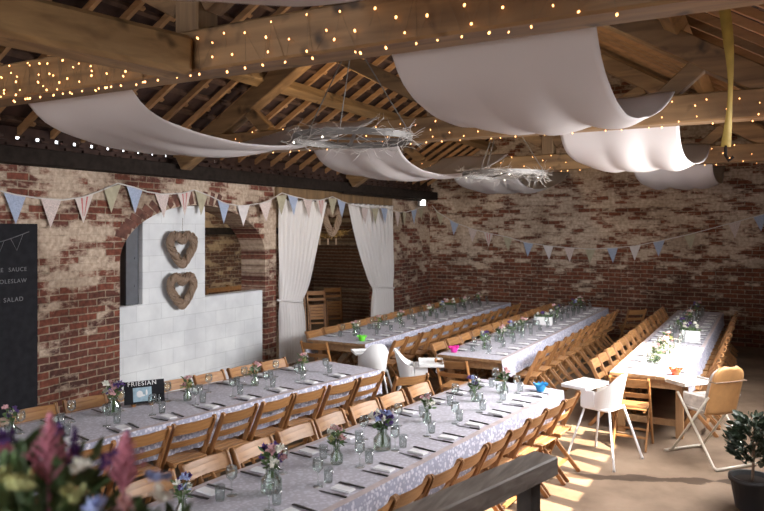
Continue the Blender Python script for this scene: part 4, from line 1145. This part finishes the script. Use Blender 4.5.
# ------------------------------------------------------------------ flower arrangement right at the viewer's elbow
t = thing('flower_stand', 'slim dark wooden plinth under the near flower arrangement', 'plinth', (-1.02, .74, 0))
b = MB(); b.box((0, 0, .80), (.30, .30, 1.60), None, .01); b.build('column', M['dark_post'], t)
b = MB(); b.box((0, 0, 1.615), (.38, .38, .03), None, .006); b.build('top', M['dark_post'], t)
t = thing('flower_arrangement', 'big blurred arrangement with pink plumes, purple and white flowers in the near foreground', 'flowers', (-1.02, .74, 1.631))
b = MB(); b.lathe([(.07, 0), (.09, .01), (.10, .10), (.07, .20), (.08, .23), (.07, .23), (.06, .20), (.09, .10), (.08, .015), (0, .012)], 20); b.build('vase', M['slate'], t, True)
def W(px, py, d):
    """stand-in for tape-measured stem positions relative to the vase"""
    return None
b = MB(); sb = MB()
rr = random.Random(77)
RGT = Vector((math.cos(YAW), math.sin(YAW), 0)); FWD = Vector((-math.sin(YAW), math.cos(YAW), 0))
for k in range(620):
    l = rr.uniform(-.22, .22); f = rr.uniform(-.14, .14); hgt = .20 + .17 * math.exp(-(l + .06) ** 2 / .02) * rr.uniform(.2, 1.15)
    p = RGT * l + FWD * f + Vector((0, 0, hgt)); d = Vector((l * 3 + rr.uniform(-.7, .7), f * 3 + rr.uniform(-.7, .7), rr.uniform(.1, 1)))
    b.leaf(p, d, rr.uniform(.035, .075), rr.uniform(.015, .03))
    if k % 6 == 0: sb.tube([(l * .1, f * .1, .10), p * .55 + Vector((0, 0, .08)), p], .0025, 4)
tag(b.build('leaves', M['leaf'], t), kind='stuff'); tag(sb.build('stems', M['stem'], t), kind='stuff')
def plume(base, hgt, wd, lean_):
    b = MB(); base = Vector(base); ax = Vector((lean_[0], lean_[1], 1)).normalized()
    b.tube([base - ax * .12, base, base + ax * hgt], [.003, .003, .001], 5)
    nb = 44
    for k in range(nb):
        f = k / nb; a = k * 2.4; ln = wd * (1 - f) ** .85 * rr.uniform(.75, 1.1); p0 = base + ax * hgt * f * .95
        d = (Vector((math.cos(a), math.sin(a), 0)) + ax * 1.0).normalized()
        m = max(3, int(ln / .0035))
        for q in range(m):
            g = q / m; p = p0 + d * ln * 1.2 * g; b.ico(p + Vector((rr.uniform(-.002, .002),) * 3), .0042 * (1.1 - .6 * g), 1)
    o = b.build('astilbe_plume', M['f_rosy'], t, True); o['label'] = 'feathery pink plume'
M['f_rosy'] = plain('astilbe_pink', (0.52, 0.20, 0.26), 0.85, var=0.3, scale=60)
c0 = Vector((-1.02, .74, 1.631))
def rel(x, y, z): return Vector((x, y, z)) - c0
plume(rel(-1.03, .74, 1.985), .118, .052, (.0, .0))
plume(rel(-.925, .80, 1.975), .095, .046, (.03, .02))
for (l, f, z, c, k, r) in ((-.005, -.10, 2.02, 'f_yellow', 'round', .022), (.10, .04, 2.00, 'f_purple', 'spike', .02), (.085, .02, 2.015, 'f_purple', 'round', .018), (.055, -.02, 2.02, 'f_white', 'round', .016), (.16, .03, 1.985, 'f_blue', 'round', .020), (.175, .0, 1.965, 'f_white', 'round', .018), (.10, -.08, 1.975, 'f_blue', 'round', .02),
                         (-.06, -.05, 2.01, 'f_yellow', 'round', .020), (-.07, -.09, 1.97, 'f_yellow', 'round', .028), (.06, -.06, 1.985, 'f_yellow', 'round', .022), (.15, -.05, 1.945, 'f_orange', 'round', .010), (-.10, .05, 2.04, 'f_purple', 'round', .020), (-.09, .02, 2.03, 'f_pink', 'round', .014), (-.03, .07, 2.05, 'f_purple', 'round', .016), (.13, -.04, 1.965, 'f_rose', 'round', .015), (.01, .05, 2.0, 'f_purple', 'spike', .02)):
    p = RGT * l + FWD * f + Vector((0, 0, z - 1.631)); bloom(p, r, c, t, k, (l, f, 1))

# ------------------------------------------------------------------ things in the store behind
def folded_chair(x, y, label):
    t = thing('folded_chair', label, 'chair', (x, y, 0), -PI / 2 - .65, 'folded chairs leaning in the store'); tl = .16
    def y_(z): return -tl * z
    for s in (-1, 1):
        b = MB(); b.bar((s * .21, y_(0), 0), (s * .21, y_(.95), .95), .022, .05, (0, 1, 0)); b.build('back_leg', M['chair'], t)
        b = MB(); b.bar((s * .175, y_(0) + .03, 0), (s * .175, y_(.62) + .03, .62), .022, .04, (0, 1, 0)); b.build('front_leg', M['chair'], t)
    for nm, z0, z1 in (('top_slat', .83, .93), ('lower_slat', .70, .76), ('front_stretcher', .16, .20)):
        b = MB(); b.bar((-.2, y_((z0 + z1) / 2), (z0 + z1) / 2), (.2, y_((z0 + z1) / 2), (z0 + z1) / 2), .016, z1 - z0, (0, 0, 1)); b.build(nm, M['chair_x'], t)
    b = MB()
    for k in range(5): b.bar((-.17, y_(.3 + .07 * k) + .03, .3 + .07 * k), (.17, y_(.3 + .07 * k) + .03, .3 + .07 * k), .014, .06, (0, 0, 1))
    b.build('seat', M['chair_x'], t)
for i, (x, y) in enumerate(((-9.2, 12.75), (-9.3, 13.7), (-9.4, 14.6))):
    folded_chair(x, y, 'folded wooden chair leaning in the dark store behind the doorway, %s from left' % ORD[i])
t = thing('slatted_rack', 'orange wooden slatted rack in the store seen over the half wall', 'rack', (-10.2, 11.6, 0), 0)
for sy in (-.65, 0, .65):
    b = MB(); b.box((0, sy, .60), (.06, .06, 1.20), None, .004); b.build('post', M['chair'], t)
for z in (.5, .78, 1.12):
    b = MB(); b.box((.045, 0, z), (.02, 1.40, .09), None, .003); b.build('slat', M['chair_x'], t)
# dried garland over the doorway's back beam
t = thing('dried_garland', 'dry golden garland hung high in the doorway with little tags', 'garland', (XL - .35, 11.85, 2.34))
b = MB()
for k in range(220):
    y = rnd.uniform(-.75, .75); a = rnd.uniform(0, 2 * PI); b.leaf((rnd.uniform(-.03, .03), y, -.06 * math.cos(y * 2) + rnd.uniform(-.04, .04)), (math.cos(a), math.sin(a) * .5, rnd.uniform(-1, .5)), rnd.uniform(.05, .10), .03)
b.tube([(0, -1.9, .28), (0, -.8, 0), (0, 0, -.05), (0, .8, 0), (0, 1.9, .28)], .008, 5)
tag(b.build('foliage', M['dry'] if 'dry' in M else plain('dry_foliage', (.33, .20, .06), .8, var=.4), t), kind='stuff')
for y in (-.25, .05, .35):
    b = MB(); b.box((.03, y, -.20), (.004, .05, .12)); b.build('tag', M['wicker_pale'], t)

t = thing('added_store_lamp', 'added bulb on a cord, out of view, lighting the store behind the arch', 'lamp', (-9.3, 11.1, 2.98))  # bulb and its point lamp are added, unseen, to brighten the store
b = MB(); b.tube([(0, 0, .05), (0, 0, .38)], .005, 5); b.build('cord', M['wire'], t)
b = MB(); b.lathe([(0, .06), (.02, .055), (.02, .02), (.018, .0)], 10); b.build('holder', M['black_wood'], t)
b = MB(); b.ico((0, 0, -.03), (.03, .03, .036), 2); b.build('bulb', M['bulb_white'], t, True)
ld = bpy.data.lights.new('added_store_light', 'POINT'); lo = bpy.data.objects.new('added_store_light', ld); COL.objects.link(lo)
ld.energy = 55; ld.color = (1.0, .88, .72); ld.shadow_soft_size = .05; lo.location = (-9.3, 11.1, 2.86)

def added_uplighter(x, y, label, aim):  # added lamp, hidden on top of a tie beam, to brighten the rafters
    t = thing('added_uplighter', label, 'lamp', (x, y, TB1 + .012), 0, 'added lamps hidden on the beams')
    b = MB(); b.box((0, 0, .012), (.10, .08, .024), None, .004); b.build('base', M['iron'], t)
    b = MB(); b.box((0, 0, .036), (.07, .055, .022), None, .004); b.build('head', M['black_wood'], t)
    l = bpy.data.lights.new('added_roof_light', 'AREA'); o = bpy.data.objects.new('added_roof_light', l); COL.objects.link(o)
    l.size = .08; l.energy = 26; l.color = (1.0, .74, .46); o.location = (x, y, TB1 + .07)
    o.rotation_euler = Vector(aim).to_track_quat('-Z', 'Y').to_euler()
added_uplighter(-4.3, 7.36, 'small unseen added lamp on the middle tie beam, left of the king post', (-.5, .75, .8))
added_uplighter(-2.4, 7.36, 'small unseen added lamp on the middle tie beam, right of the king post', (.15, .9, .7))
added_uplighter(-4.4, 11.96, 'small unseen added lamp on the farthest tie beam, left of the king post', (-.2, .9, .5))
